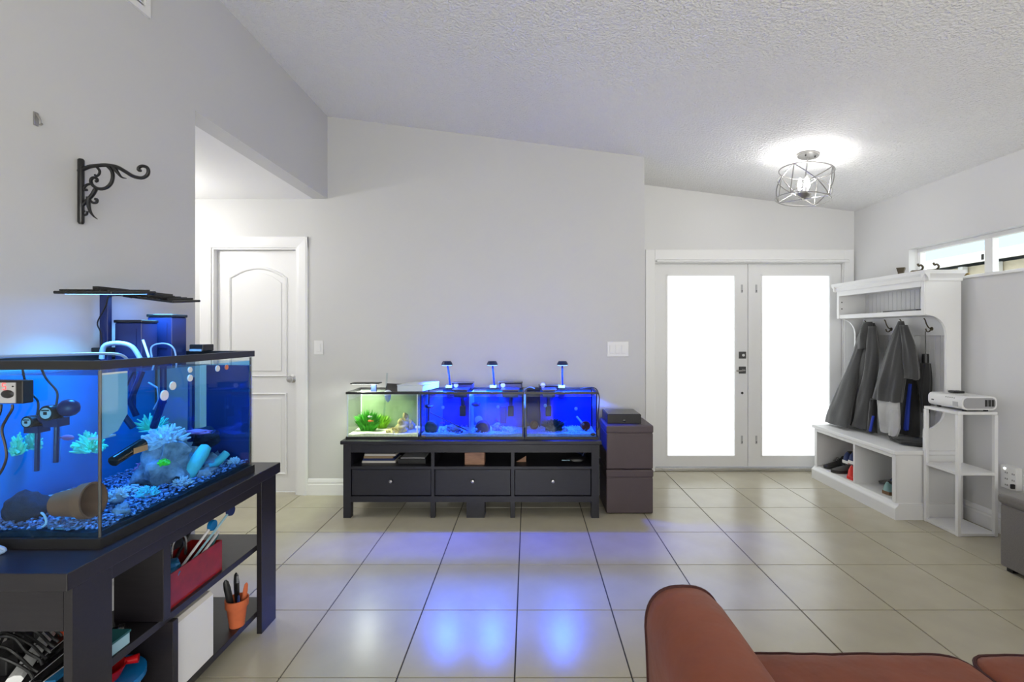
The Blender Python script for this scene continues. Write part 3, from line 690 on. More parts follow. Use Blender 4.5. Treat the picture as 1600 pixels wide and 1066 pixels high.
# magnet cleaner and dials on the right pane
mc = thing('magnet_cleaner', 'black magnetic glass cleaner with a brown tag on the right pane', 'cleaner', (-1.235, 1.50, 0.97))
MB().tube([(-1.236, 1.44, 0.958), (-1.236, 1.55, 0.988)], 0.016, 10).build('body', 'black_gloss', mc, smooth=True)
B('tag', 'kraft', mc, -1.2205, -1.2195, 1.495, 1.55, 0.966, 0.984)
def dial(x, y, lb, r=0.011, face='plastic_white'):
    p = pxX(x, y, -1.2215)
    o = MB().lathe([(0, 0.002), (r, 0.002), (r*1.05, -0.002), (r*0.5, -0.006), (0, -0.006)], tuple(p), 16, 'x').build('suction_cup', face, None, smooth=True)
    return tag(o, lb, 'suction cup', 'suction cups on the right pane of the large aquarium')
for (x, y, r_, lb) in ((297, 578, 0.010, 'upper of two white suction cups stacked on the right pane'), (297, 591, 0.012, 'lower of two white suction cups stacked on the right pane'), (270, 603, 0.014, 'white-ringed suction cup beside the tilted tube in the large aquarium'), (257, 618, 0.017, 'largest white suction cup at the tilted tube in the large aquarium'), (340, 576, 0.012, 'pale suction cup close to the red thermometer')): dial(x, y, lb, r_)
dial(354, 574, 'orange suction cup near the far top corner of the right pane', 0.010, 'fish_orange')
# light arm reflections built as chevrons, refracted door built as a corner box
def poly(name, label, pts, r, mat, cat, Y=None, X=None):
    P_ = [px(a, b, yy) for a, b, yy in pts]
    return tag(MB().tube(P_, r, 8).build(name, mat, None, smooth=True), label, cat)
poly('arm_reflection', 'dark chevron tube standing in for a reflection of the light arm in the large aquarium', [(205, 580, 1.70), (180, 632, 1.66), (208, 668, 1.70)], 0.011, 'filter_blue', 'reflection')  # reflection of the light arm, built as dark tubes
poly('arm_reflection', 'second smaller dark chevron reflection built as a tube beside the first', [(222, 580, 1.74), (203, 628, 1.72), (213, 650, 1.73)], 0.010, 'filter_blue', 'reflection')
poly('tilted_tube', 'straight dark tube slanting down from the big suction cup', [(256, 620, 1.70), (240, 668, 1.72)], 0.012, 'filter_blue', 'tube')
poly('air_loop', 'thin pale hose bowed in a half circle among the dark chevrons', [(232, 598, 1.72), (246, 606, 1.72), (248, 625, 1.72), (240, 640, 1.72)], 0.003, 'hose', 'hose')
poly('mirrored_rod', 'upright dark tube standing in for the mirrored pump rod before the far pane of the large aquarium', [(299, 590, 1.98), (299, 640, 1.98), (298, 690, 1.98)], 0.012, 'filter_blue', 'tube')  # rod of the mirrored pump, built as a solid tube
bx = thing('refracted_door', 'cream panels standing in for the refracted view of the door in the near corner of the large aquarium', 'box', (-1.25, 1.45, 1.03))  # refracted view of the door, built as cream panels
MB().prism([(1.385, 1.225), (1.475, 1.225), (1.475, 1.095), (1.44, 1.05), (1.385, 1.035)], 'x', -1.228, -1.2225).build('refracted_door_panel', 'furn_white', bx)
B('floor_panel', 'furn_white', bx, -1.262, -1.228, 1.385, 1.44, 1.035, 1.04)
# rocks, corals, pots
c_ = px(262, 742, 1.84)
rock('reef_rock', 'tall pale reef rock crowned with white coral in the large aquarium', (c_.x-0.01, c_.y, 0.835), (0.075, 0.085, 0.095), 'rock', 2.0, 0.55)
c_ = px(258, 690, 1.84)
tag(tufts(MB().ico(tuple(c_), (0.05, 0.06, 0.04), 2, 0.3, 3, 4), tuple(c_), (0.075, 0.085, 0.062), 130, 11, 0.012).build('branching_coral', 'coral_white', None, smooth=True), 'white frilly branching coral on top of the reef rock', 'coral')
c_ = px(238, 672, 1.97)
tag(tufts(MB(), tuple(c_), (0.06, 0.06, 0.07), 90, 12, 0.010, 0.1).build('mint_coral', 'coral_mint', None, smooth=True), 'mint green feathery coral behind the reef rock', 'coral')
c_ = px(258, 724, 1.74)
tag(tufts(MB().ico(tuple(c_), (0.02, 0.012, 0.009), 2, 0.3, 3, 1), tuple(c_), (0.03, 0.02, 0.013), 14, 3, 0.010).build('neon_coral', 'fish_green', None, smooth=True), 'small neon green polyp on the reef rock', 'coral')
c_ = px(300, 768, 1.88); rock('rubble_rock', 'low rock rubble at the foot of the reef rock', (-1.278, 1.905, 0.785), (0.028, 0.042, 0.028), 'rock', 5.0, 0.5)
c_ = px(345, 730, 2.05); rock('rubble_rock', 'knobby rock beneath the cyan tube sponge', (-1.335, 2.045, 0.795), (0.036, 0.040, 0.038), 'rock', 8.0, 0.5)
P0, P1 = px(290, 750, 1.85), px(322, 698, 1.93)
tag(MB().tube([P0, P0.lerp(P1, 0.3), P0.lerp(P1, 0.8), P1, P1+(P1-P0)*0.05], [0.024, 0.025, 0.025, 0.020, 0.006], 14).build('tube_sponge', 'coral_cyan', None, smooth=True), 'thick cyan tube sponge leaning to the far pane', 'coral')
P0, P1, P2 = px(326, 732, 2.0), px(342, 720, 2.03), px(354, 708, 2.06)
tag(MB().tube(smoothpath([P0, P1, P2], 4), 0.016, 12).build('tube_sponge', 'coral_cyan', None, smooth=True), 'thinner curved cyan sponge lying over the knobby rock', 'coral')
c_ = px(322, 682, 2.02)
rock('mirrored_pump', 'dark blue lump standing in for the mirrored wave pump on the upright tube', tuple(c_), (0.055, 0.045, 0.035), 'rock_dark', 4.0, 0.5)  # mirror image of a wave pump, built as a dark lump
c_ = px(310, 675, 1.96); rock('pink_sponge', 'pinkish purple sponge streak beside the mirrored pump', tuple(c_), (0.05, 0.02, 0.010), 'coral_pink', 6.0, 0.3, cat='coral')
tag(tufts(MB(), tuple(px(140, 705, 1.70)), (0.05, 0.05, 0.07), 90, 31, 0.012, 0.1).build('feather_coral', 'coral_mint', None, smooth=True), 'pale feathery coral at the near corner behind the front glass', 'coral')
tag(tufts(MB(), tuple(px(52, 700, 1.57)), (0.024, 0.026, 0.06), 60, 33, 0.010, 0.1).build('feather_coral', 'coral_mint', None, smooth=True), 'mint feathery coral beside the wave pump tube', 'coral')
tag(tufts(MB(), tuple(px(28, 710, 1.505)), (0.02, 0.022, 0.07), 40, 35, 0.010, 0.1).build('feather_coral', 'coral_mint', None, smooth=True), 'slim feathery coral near the back wall of the large aquarium', 'coral')
for i, (x, y, Y_, r_, mt, lb) in enumerate(((182, 778, 1.56, 0.030, 'coral_white', 'small white frilled coral between the sunken pot and the white-disc clump'), (232, 782, 1.66, 0.030, 'coral_cyan', 'small cyan frilled coral on the gravel below the reef rock'), (285, 764, 1.775, 0.028, 'coral_white', 'low white frilled coral by the foot of the cyan tube sponge'), (366, 742, 2.075, 0.022, 'coral_white', 'white frilled coral in the far corner of the large aquarium'), (228, 735, 1.80, 0.035, 'coral_pink', 'dusky pink frilled coral on the flank of the reef rock'))):
    c_ = px(x, y, Y_); zz = max(c_.z, 0.785); t_ = thing('frilled_coral', lb, 'coral', (c_.x, c_.y, zz-0.015))
    MB().ico((c_.x, c_.y, zz), (r_*0.75, r_*0.75, r_*0.55), 2, 0.4, 3, i*2.3).build('base', 'rock', t_, smooth=True, ang=70)
    tufts(MB(), (c_.x, c_.y, zz), (r_*1.2, r_*1.2, r_*1.1), 60, 60+i, 0.007, 0.45).build('branches', mt, t_, smooth=True)
def platecoral(name, label, c, rx, ry, n, seed, hgt):
    rr = random.Random(seed); t = thing(name, label, 'coral', (c[0], c[1], 0.772))
    MB().ico((c[0], c[1], (0.765+c[2])/2), (rx*0.45, ry*0.45, (c[2]-0.765)*0.6), 2, 0.35, 3, seed).build('stalk', 'rock', t, smooth=True, ang=70)
    m = MB()
    for i in range(n):
        a = rr.uniform(0, 2*PI); d = math.sqrt(rr.random()); p = Vector((c[0]+rx*d*math.cos(a), c[1]+ry*d*math.sin(a), c[2]-hgt*d*d+rr.uniform(-0.006, 0.006)))
        m.ico(tuple(p), (0.0085, 0.0085, 0.003), 1)
    m.build('polyps', 'coral_white', t, smooth=True)['kind'] = 'stuff'
c_ = px(112, 768, 1.59); platecoral('plate_coral', 'domed coral dotted with white discs behind the flower pot', tuple(c_), 0.085, 0.06, 60, 41, 0.03)
c_ = px(200, 762, 1.68); platecoral('plate_coral', 'white-disc coral clump between the flower pot and the reef rock', tuple(c_), 0.05, 0.055, 40, 42, 0.02)
c_ = px(205, 800, 1.62); rock('rubble_rock', 'grey rubble rock next to the mouth of the sunken pot', (-1.262, 1.498, 0.785), (0.022, 0.022, 0.024), 'rock', 12.0, 0.5)
c_ = px(42, 815, 1.47); rock('round_cave', 'dark round cave stone on the gravel near the front glass', (c_.x, c_.y, 0.81), (0.055, 0.05, 0.048), 'rock_dark', 15.0, 0.15)
tag(MB().tube(smoothpath([px(64, 825, 1.393), px(72, 818, 1.393), px(70, 807, 1.393), px(64, 801, 1.393)], 4), [0.003]*12+[0.002], 8).build('pale_shell', 'coral_white', None, smooth=True), 'curved white shell lying next to the round cave stone', 'shell')
def flowerpot(name, label, loc, r, hgt, rot, group=None):
    o = MB().lathe([(0, 0), (r*0.68, 0), (r*0.92, hgt*0.72), (r*1.04, hgt*0.72), (r*1.08, hgt), (r*0.97, hgt), (r*0.86, hgt*0.72), (r*0.60, hgt*0.08), (0, hgt*0.08)], n=28).build(name, 'terracotta', None, smooth=True)
    o.location = loc; o.rotation_euler = rot; WL[o.name] = Vector(loc); return tag(o, label, 'pot', group)
flowerpot('sunken_pot', 'terracotta pot lying on its side in the large aquarium', (-1.415, 1.452, 0.826), 0.050, 0.105, (0, R(84), R(4)))
o = B('slate_tile', 'light_blue', None, -1.455, -1.30, 1.405, 1.50, 0.765, 0.772, bevel=0.001); tag(o, 'flat pale tile under the sunken terracotta pot', 'tile')
o = MB().ico((0, 0, 0), (0.022, 0.006, 0.010), 2).add([(-0.018, 0, 0), (-0.036, 0, 0.010), (-0.033, 0, 0), (-0.036, 0, -0.010)], [(0, 1, 2), (0, 2, 3)]).build('fish', 'coral_pink', None, smooth=True); o.location = px(106, 684, 1.60); WL[o.name] = o.location.copy(); tag(o, 'small pale pink fish swimming behind the front glass', 'fish')

# ------------------------------------------------------------------ things on the stand shelves
tb = thing('tool_tray', 'scratched dark red metal tool tray on the upper shelf of the stand', 'tray', (-1.27, 1.77, 0.395))
x0, x1, y0, y1, z0, z1 = -1.345, -1.222, 1.60+0.025, 1.93, 0.3955, 0.515
for nm, a in (('side_panel', (x1-0.004, x1, y0, y1, z0, z1)), ('side_panel', (x0, x0+0.004, y0, y1, z0, z1)), ('end_panel', (x0+0.004, x1-0.004, y0, y0+0.004, z0, z1)), ('end_panel', (x0+0.004, x1-0.004, y1-0.004, y1, z0, z1)), ('bottom', (x0+0.004, x1-0.004, y0+0.004, y1-0.004, z0, z0+0.004))): B(nm, 'red_paint', tb, *a)
m = MB(); rr = random.Random(3)
bag = MB().ico((-1.278, 1.697, 0.505), (0.048, 0.044, 0.036), 3, 0.35, 2.5, 9); tag(bag.build('plastic_bag', 'blue_bag', None, smooth=True), 'crumpled teal blue plastic bag draped over the tool tray', 'bag')
tag(MB().tube(smoothpath([(-1.30, 1.76, 0.50), (-1.30, 1.765, 0.565), (-1.30, 1.80, 0.585), (-1.30, 1.83, 0.565), (-1.30, 1.835, 0.50)], 5), 0.006, 8).build('curved_handle', 'metal', None, smooth=True), 'shiny curved metal handle rising from the tool tray', 'handle')
def stick(name, label, p0, p1, r, mat, head=None, cat='tool'):
    t = thing(name, label, cat, p0); d = Vector(p1)-Vector(p0)
    MB().tube([p0, p1], r, 8).build('shaft', mat, t, smooth=True)
    if head: MB().lathe([(0, -0.008), (head[0], -0.008), (head[0]*1.08, 0), (head[0], 0.008), (0, 0.008)], tuple(Vector(p1)+d.normalized()*head[0]), 18, 'x').build('head', head[1], t, smooth=True)
    return t
stick('tank_brush', 'long tool with a round blue head reaching furthest from the tray', (-1.26, 1.775, 0.47), (-1.235, 1.985, 0.595), 0.0045, 'light_blue', (0.020, 'navy'))
stick('tank_brush', 'tool with a round blue head leaning over the far end of the tray', (-1.278, 1.765, 0.47), (-1.258, 1.905, 0.565), 0.005, 'plastic_white', (0.020, 'blue_plastic'))
stick('tongs', 'black handled tongs lying across the tool tray', (-1.328, 1.77, 0.44), (-1.320, 1.90, 0.578), 0.006, 'black')
stick('scraper', 'pale grey scraper handle resting on the tray edge', (-1.238, 1.775, 0.475), (-1.229, 1.92, 0.55), 0.005, 'plastic_grey')
stick('test_pen', 'teal test pen poking out of the tray beside the brushes', (-1.245, 1.80, 0.43), (-1.243, 1.935, 0.534), 0.006, 'teal')
ps = thing('printed_packet', 'small printed packet standing at the near end of the tool tray', 'packet', (-1.30, 1.665, 0.50))
MB().box(-1.338, -1.278, 1.630, 1.642, 0.40, 0.59).build('pouch', 'light_blue', ps, bevel=0.004)
B('print_band', 'paper', ps, -1.335, -1.281, 1.6292, 1.630, 0.53, 0.57)
for (x, y, r_, h_, mt, lb) in ((-1.43, 1.66, 0.024, 0.115, 'plastic_white', 'white supplement bottle on the upper stand shelf'), (-1.47, 1.74, 0.022, 0.12, 'plastic_white', 'second white bottle against the divider of the stand'), (-1.415, 1.715, 0.022, 0.085, 'rock_dark', 'dark patterned jar between the white bottles and the divider')):
    t = thing('bottle', lb, 'bottle', (x, y, 0.395))
    MB().lathe([(0, 0.0005), (r_, 0.0005), (r_, h_*0.75), (r_*0.7, h_*0.82), (r_*0.6, h_*0.84)], (x, y, 0.395), 18).build('body', mt, t, smooth=True)
    MB().lathe([(r_*0.66, h_*0.84), (r_*0.66, h_), (0, h_)], (x, y, 0.395), 18).build('cap', 'plastic_white' if mt != 'rock_dark' else 'bronze', t, smooth=True)
t = thing('test_kit_box', 'small pale blue box at the front of the upper stand shelf', 'box', (-1.25, 1.40, 0.395)); B('carton', 'light_blue', t, -1.30, -1.215, 1.395, 1.475, 0.3955, 0.430, bevel=0.002); B('lid', 'teal', t, -1.302, -1.213, 1.393, 1.477, 0.430, 0.436)
t = thing('hand_torch', 'grey metal torch lying by the pale blue box', 'torch', (-1.30, 1.50, 0.395)); MB().tube([(-1.345, 1.475, 0.411), (-1.28, 1.512, 0.411)], [0.011, 0.014], 12).build('barrel', 'dark_metal', t, smooth=True); MB().tube([(-1.28, 1.512, 0.411), (-1.268, 1.519, 0.411)], 0.0155, 12).build('head', 'metal', t, smooth=True)
# bucket on the lower shelf
bc = thing('bucket', 'white round tub with a blue rim on the lower shelf of the stand', 'bucket', (-1.325, 1.49, 0.10))
MB().lathe([(0, 0.0005), (0.085, 0.0005), (0.100, 0.165), (0.097, 0.165), (0.082, 0.006), (0, 0.006)], (-1.325, 1.50, 0.10), 32).build('tub', 'plastic_white', bc, smooth=True)
MB().lathe([(0.100, 0.150), (0.112, 0.150), (0.112, 0.168), (0.09, 0.170), (0, 0.163)], (-1.325, 1.50, 0.10), 32).build('lid', 'blue_plastic', bc, smooth=True)
sc = thing('food_scoop', 'red plastic scoop lying on the blue tub lid', 'scoop', (-1.32, 1.48, 0.27))
MB().lathe([(0.0, 0.0), (0.045, 0.0), (0.062, 0.035), (0.058, 0.036), (0.042, 0.004), (0, 0.004)], (-1.315, 1.49, 0.2705), 26).build('bowl', 'red_plastic', sc, smooth=True)
MB().tube([(-1.275, 1.53, 0.302), (-1.245, 1.545, 0.302)], [0.010, 0.014], 10).build('grip', 'red_plastic', sc, smooth=True)
wb = thing('storage_box', 'plain white storage box on the lower shelf of the stand', 'box', (-1.27, 1.76, 0.10))
B('body', 'furn_white', wb, -1.335, -1.212, 1.655, 1.862, 0.1005, 0.335, bevel=0.002); MB().prism([(-1.335, 0.335), (-1.212, 0.335), (-1.222, 0.348), (-1.325, 0.348)], 'y', 1.657, 1.860).build('lid', 'paper', wb)
bn = thing('waste_bin', 'slim pale blue-white bin behind the storage box', 'bin', (-1.40, 1.93, 0.10))
MB().lathe([(0, 0.0005), (0.042, 0.0005), (0.052, 0.235), (0.055, 0.24), (0.05, 0.24), (0.040, 0.006), (0, 0.006)], (-1.335, 1.92, 0.10), 24).build('body', 'hose', bn, smooth=True)
flowerpot('flower_pot', 'terracotta pot of tools on the lower shelf by the far leg', (-1.235, 2.05, 0.1005), 0.042, 0.115, (0, 0, 0))
for i, (p0, p1, r_, mt, lb) in enumerate((((-1.241, 2.043, 0.12), (-1.268, 2.024, 0.305), 0.013, 'black', 'leftmost black handled trowel in the terracotta pot'), ((-1.240, 2.064, 0.12), (-1.248, 2.066, 0.315), 0.013, 'black_gloss', 'black plastic handled tool leaning in the terracotta pot'), ((-1.222, 2.036, 0.12), (-1.214, 2.028, 0.24), 0.010, 'navy', 'short navy handle in the terracotta pot'), ((-1.224, 2.059, 0.12), (-1.207, 2.072, 0.27), 0.009, 'terracotta', 'reddish brown handle in the terracotta pot'))):
    t = thing('garden_tool', lb, 'tool', p0); d_ = Vector(p1)-Vector(p0)
    MB().tube([Vector(p0)+d_*u for u in (0, 0.3, 0.5, 0.8, 0.95, 1)], [r_*0.5, r_*0.6, r_, r_*1.05, r_*0.8, r_*0.3], 10, flat=0.55).build('handle', mt, t, smooth=True)
    if i == 1: MB().tube([Vector(p0)+d_*0.8+Vector((0.008, -0.006, 0)), Vector(p0)+d_*0.95+Vector((0.008, -0.006, 0))], 0.005, 8).build('hole_rim', 'metal', t, smooth=True)
# cables and strips in the near bay
def on_shelf(x, y, z): return px(x, y, (EYE-z)*F/(y-CY))                # a pixel on the plane at height z
ps0, ps1 = on_shelf(22, 1064, 0.409), on_shelf(80, 985, 0.409)
pw = thing('power_strip', 'white power strip lying among cables in the near bay of the stand', 'power strip', (ps0.x, ps0.y, 0.395))
MB().tube([ps0, ps1], 0.0135, 8, flat=1.4).build('body', 'plastic_white', pw)
for u in (0.2, 0.4, 0.6): MB().ico(tuple(ps0.lerp(ps1, u)+Vector((0, 0, 0.012))), (0.006, 0.006, 0.003), 1).build('socket', 'slot', pw)
t = thing('orange_plug', 'bright orange plug at the far end of the white power strip', 'plug', (-1.469, 1.517, 0.396))
MB().box(-1.466, -1.448, 1.505, 1.530, 0.3955, 0.422).build('body', 'orange', t, bevel=0.003); B('collar', 'plastic_white', t, -1.478, -1.466, 1.511, 1.524, 0.402, 0.416)
rr = random.Random(21)
for i in range(8):                                                     # arched over the strip and adapters, each in its own layer
    Yc = 1.300+0.026*i; xs_ = ps0.x+(ps1.x-ps0.x)*(Yc-ps0.y)/(ps1.y-ps0.y); hh = rr.uniform(0.0, 0.03); w_ = lambda: rr.uniform(-0.006, 0.006)
    pts = [(-1.598, Yc+w_(), 0.3995), (-1.575, Yc+w_(), 0.425+hh*0.5), (xs_-0.085, Yc+w_(), 0.464+hh), (xs_-0.04, Yc+w_(), 0.468+hh*0.7), (xs_, Yc+w_(), 0.448), (xs_+0.034, Yc+w_(), 0.426), (xs_+0.048, Yc, 0.411)]
    tag(MB().tube(smoothpath(pts, 6), 0.0038, 6).build('power_cable', 'black', None, smooth=True), 'tangled black power cable in the near bay of the stand', 'cable', 'cables tangled in the near bay')
for i, (xa_, ya_, h_) in enumerate(((-1.505, 1.442, 0.058), (-1.452, 1.345, 0.052))):
    tag(MB().box(xa_-0.017, xa_+0.017, ya_-0.016, ya_+0.016, 0.3955, 0.3955+h_).build('power_adapter', 'black', None, bevel=0.004), ('taller black power adapter standing beside the far part of the power strip', 'lower black power adapter standing beside the near part of the power strip')[i], 'adapter')
for i, (e0, e1) in enumerate((((49, 1034), (101, 992)), ((36, 1065), (103, 1011)), ((58, 1065), (103, 1032)))):
    p0, p1 = on_shelf(*e0, 0.402)+Vector((0.018, 0, 0)), on_shelf(*e1, 0.402)+Vector((0.018, 0, 0))
    sl = thing('plastic_sheet', ('dark sheet next to the white power strip in the near bay', 'middle dark sheet between two others in the near bay', 'blue sheet beside the leg in the near bay')[i], 'panel', (p0.x, p0.y, 0.395))
    n_ = Vector((0.026, 0.006, 0)); dn = Vector((0, 0, -0.0064)); q4 = [p0, p1, p1+n_, p0+n_]
    MB().add([v_+dn for v_ in q4]+q4, [(3, 2, 1, 0), (4, 5, 6, 7), (0, 1, 5, 4), (1, 2, 6, 5), (2, 3, 7, 6), (3, 0, 4, 7)]).build('sheet', 'black_gloss' if i < 2 else 'blue_bag', sl)
    MB().tube([p0+Vector((0, 0, -0.001)), p1+Vector((0, 0, -0.001))], 0.002, 5).build('edge_strip', 'plastic_grey', sl)

# ------------------------------------------------------------------ low bench with drawers
bX0, bX1, bY0, bY1, bZ = -1.337, 0.514, 3.494, 3.972, 0.556
tv = thing('media_bench', 'long black-brown media bench with three drawers below the small aquariums', 'media bench', ((bX0+bX1)/2, (bY0+bY1)/2, 0))
B('top', 'bench_black', tv, bX0-0.018, bX1+0.018, bY0-0.015, bY1+0.005, bZ-0.022, bZ+0.006, bevel=0.006)
lw = 0.055
for x in (bX0, bX1-lw):
    for y in (bY0, bY1-lw): B('leg', 'bench_black', tv, x, x+lw, y, y+lw, 0, bZ-0.022, bevel=0.002)
d1, d2 = px(676, 0, bY0).x, px(801, 0, bY0).x
for x in (d1, d2): B('leg', 'bench_black', tv, x-0.017, x+0.017, bY0+0.004, bY0+0.045, 0, 0.115, bevel=0.002)
sb0, sb1 = px(729, 0, 3.5).x, px(757, 0, 3.5).x
B('support_block', 'bench_black', tv, sb0, sb1, bY0+0.006, bY0+0.12, 0, 0.115)
B('back_panel', 'bench_black', tv, bX0+lw, bX1-lw, bY1-0.015, bY1-0.008, 0.12, bZ-0.022)
for x in (bX0, bX1-lw): B('side_panel', 'bench_black', tv, x+0.012, x+lw-0.012, bY0+lw, bY1-lw, 0.115, bZ-0.022)
B('bottom_rail', 'bench_black', tv, bX0+lw, bX1-lw, bY0+0.004, bY0+0.03, 0.115, 0.157)
B('bottom_panel', 'bench_black', tv, bX0+lw, bX1-lw, bY0+0.03, bY1-0.015, 0.14, 0.155)
B('top_rail', 'bench_black', tv, bX0+lw, bX1-lw, bY0+0.004, bY0+0.03, bZ-0.082, bZ-0.022)
B('shelf', 'bench_black', tv, bX0+lw, bX1-lw, bY0+0.006, bY1-0.015, 0.352, 0.372)
for x in (d1, d2): B('divider', 'bench_black', tv, x-0.012, x+0.012, bY0+0.005, bY1-0.015, 0.157, bZ-0.082)
xs = [bX0+lw, d1-0.012, d1+0.012, d2-0.012, d2+0.012, bX1-lw]
for i in range(3):
    xa, xb = xs[2*i]+0.004, xs[2*i+1]-0.004
    dr = B('drawer', 'bench_black', tv, xa, xb, bY0+0.010, bY0+0.032, 0.162, 0.348, bevel=0.003)
    MB().lathe([(0, -0.026), (0.011, -0.024), (0.014, -0.016), (0.007, -0.006), (0.008, 0)], ((xa+xb)/2, bY0+0.010, 0.268), 16, 'y').build('knob', 'nickel', dr, smooth=True)
# things in the open shelves
sy0 = bY0+0.05
for i in range(5):
    za = 0.3725+i*0.017
    o = B('magazine', ('paper', 'navy', 'kraft', 'paper', 'black')[i], None, -1.235+0.006*i, -0.985-0.01*(i % 3), sy0+0.05, sy0+0.22, za, za+0.0165, bevel=0.001)
    tag(o, ('lowest magazine', 'blue magazine second from the bottom', 'brown magazine in the middle', 'pale magazine second from the top', 'dark magazine topmost')[i]+' of the stack in the bench', 'magazine', 'magazines stacked in the bench')
o = B('laptop', 'plastic_grey', None, -0.945, -0.765, sy0+0.04, sy0+0.26, 0.415-0.006, 0.415, bevel=0.001); tag(o, 'thin silver laptop on a dark box inside the bench', 'laptop')
o = B('flat_box', 'black', None, -0.96, -0.755, sy0+0.02, sy0+0.28, 0.3725, 0.4085, bevel=0.002); tag(o, 'flat black box under the silver laptop in the bench', 'box')
wbk = thing('wood_block', 'rough wooden block standing in the middle bay of the bench', 'wood block', (-0.385, sy0, 0.372))
B('block', 'wood', wbk, px(726, 0, sy0).x, px(757, 0, sy0).x, sy0, sy0+0.10, 0.3725, 0.462, bevel=0.002)
o = MB().prism([(px(806, 0, sy0).x, 0.395), (px(822, 0, sy0).x, 0.395), (px(822, 0, sy0).x, 0.44)], 'y', sy0+0.08, sy0+0.10).build('wooden_wedge', 'wood', None); o.location.z = -0.0225; tag(o, 'small wooden wedge in the right-hand bay of the bench', 'wedge')
gm = thing('game_controller', 'dark controller with a pale strip in the bay beside the wooden wedge', 'controller', (0.36, 3.60, 0.3725))
MB().ico((0.36, 3.62, 0.398), (0.075, 0.05, 0.025), 2, 0.2, 2, 3).build('body', 'black', gm, smooth=True); B('light_strip', 'light_blue', gm, 0.25, 0.31, 3.575, 3.585, 0.395, 0.399)
cb_ = tag(MB().tube(smoothpath([(0.40, 3.69, 0.3785), (0.43, 3.70, 0.43), (0.40, 3.715, 0.45), (0.36, 3.70, 0.44), (0.42, 3.735, 0.40), (0.44, 3.76, 0.3785)], 5), 0.006, 6).build('coiled_cable', 'navy', None, smooth=True), 'dark coiled cable above the controller in the bench', 'cable')
fs = thing('floor_power_strip', 'white power strip on the wall low behind the bench legs', 'power strip', (-0.70, bY1-0.02, 0))
xa, xb = px(636, 0, 3.85).x, px(701, 0, 3.85).x
B('body', 'plastic_white', fs, xa, xb, 3.83, 3.87, 0.0, 0.045, bevel=0.004)
for i in range(4): B('socket', 'slot', fs, xa+0.05+i*0.05, xa+0.072+i*0.05, 3.829, 3.83, 0.012, 0.033)

# ------------------------------------------------------------------ three small aquariums on the bench
tz = bZ+0.006
k_ = lambda x_: px(x_, 0, 3.53).x
tA = (k_(540), k_(654.0), 3.53, 3.84, tz, 0.908)
tB = (k_(654.6), k_(819.2), 3.53, 3.84, tz, 0.908)
tC = (k_(820), k_(935), 3.53, 3.84, tz, 0.908)
aqA = aquarium('aquarium', 'small aquarium of green plants lit white at the end of the bench near the hall', *tA, 0.018, 'water_green', 0.845)
aqB = aquarium('aquarium', 'wide blue-lit aquarium with a middle partition on the bench', *tB, 0.018, 'water_deep', 0.875)
aqC = aquarium('aquarium', 'blue-lit aquarium next to the brown ottomans with two clay pots', *tC, 0.018, 'water_deep', 0.875)
xm = k_(733)
B('partition', 'acrylic', aqB, xm-0.003, xm+0.003, 3.545, 3.825, tz+0.012, 0.89)
B('backdrop', 'backdrop_deep', aqB, tB[0]+0.12, xm-0.004, 3.8365, 3.8395, tz+0.02, 0.89)
B('backdrop', 'backdrop_cyan', aqB, xm+0.10, tB[1]-0.006, 3.8365, 3.8395, tz+0.02, 0.89)
B('backdrop', 'acrylic', aqB, tB[0]+0.006, tB[0]+0.12, 3.8365, 3.8395, tz+0.02, 0.89)
B('backdrop', 'acrylic', aqB, xm+0.004, xm+0.10, 3.8365, 3.8395, tz+0.02, 0.89)
B('backdrop', 'backdrop_dark', aqC, tC[0]+0.006, tC[0]+0.12, 3.8365, 3.8395, tz+0.02, 0.89)
B('backdrop', 'backdrop_deep', aqC, tC[0]+0.12, tC[1]-0.006, 3.8365, 3.8395, tz+0.02, 0.89)
B('backdrop', 'backdrop_grey', aqA, tA[0]+0.006, tA[1]-0.006, 3.8365, 3.8395, tz+0.02, 0.89)
for nm, tt, n_, lb in (('A', tA, 1, 'pale sand floor of the planted aquarium'), ('B', tB, 2, 'white sand floor of the wide partitioned aquarium'), ('C', tC, 3, 'white sand floor of the aquarium with the clay pots')):
    bed('sand_bed', lb, tt[0]+0.014, tt[1]-0.014, 3.544, 3.826, tz+0.038, 0.010, n_*4.1, 'sand', 'sand', n=24)
    if nm != 'A': pebbles('sand_pebbles', lb.replace('floor', 'pebbles'), tt[0]+0.02, tt[1]-0.02, 3.55, 3.82, tz+0.042, 500, 0.006, 'sand', n_)
# puck lamps
def puck(x, lb, watts=115.0):
    t = thing('puck_light', lb, 'aquarium light', (x, 3.79, 0.908), 'blue puck lights over the small aquariums')
    B('clamp', 'acrylic', t, x-0.026, x+0.026, 3.775, 3.83, 0.9085, 0.928, bevel=0.003)
    MB().tube([(x+0.008, 3.79, 0.928), (x+0.004, 3.76, 1.02), (x, 3.71, 1.100)], 0.0065, 10).build('stem', 'filter_blue', t, smooth=True)
    MB().lathe([(0, 0.032), (0.030, 0.030), (0.040, 0.014), (0.043, 0.002), (0.040, 0.0), (0, 0.0)], (x, 3.69, 1.095), 28).build('head', 'filter_blue', t, smooth=True)
    MB().lathe([(0, -0.001), (0.036, -0.001), (0.036, 0.003)], (x, 3.69, 1.093), 24).build('lens', 'led_blue', t)
    light('led', 'SPOT', (x, 3.69, 1.088), watts, (0.028, 0.125, 1.0), t, size=0.03, cone=121, blend=0.2)
puck(-0.619, 'blue puck light over the half of the wide aquarium beside the planted tank')
puck(-0.273, 'blue puck light over the half of the wide aquarium beside the clay pot tank')
puck(0.263, 'blue puck light over the aquarium with the clay pots')
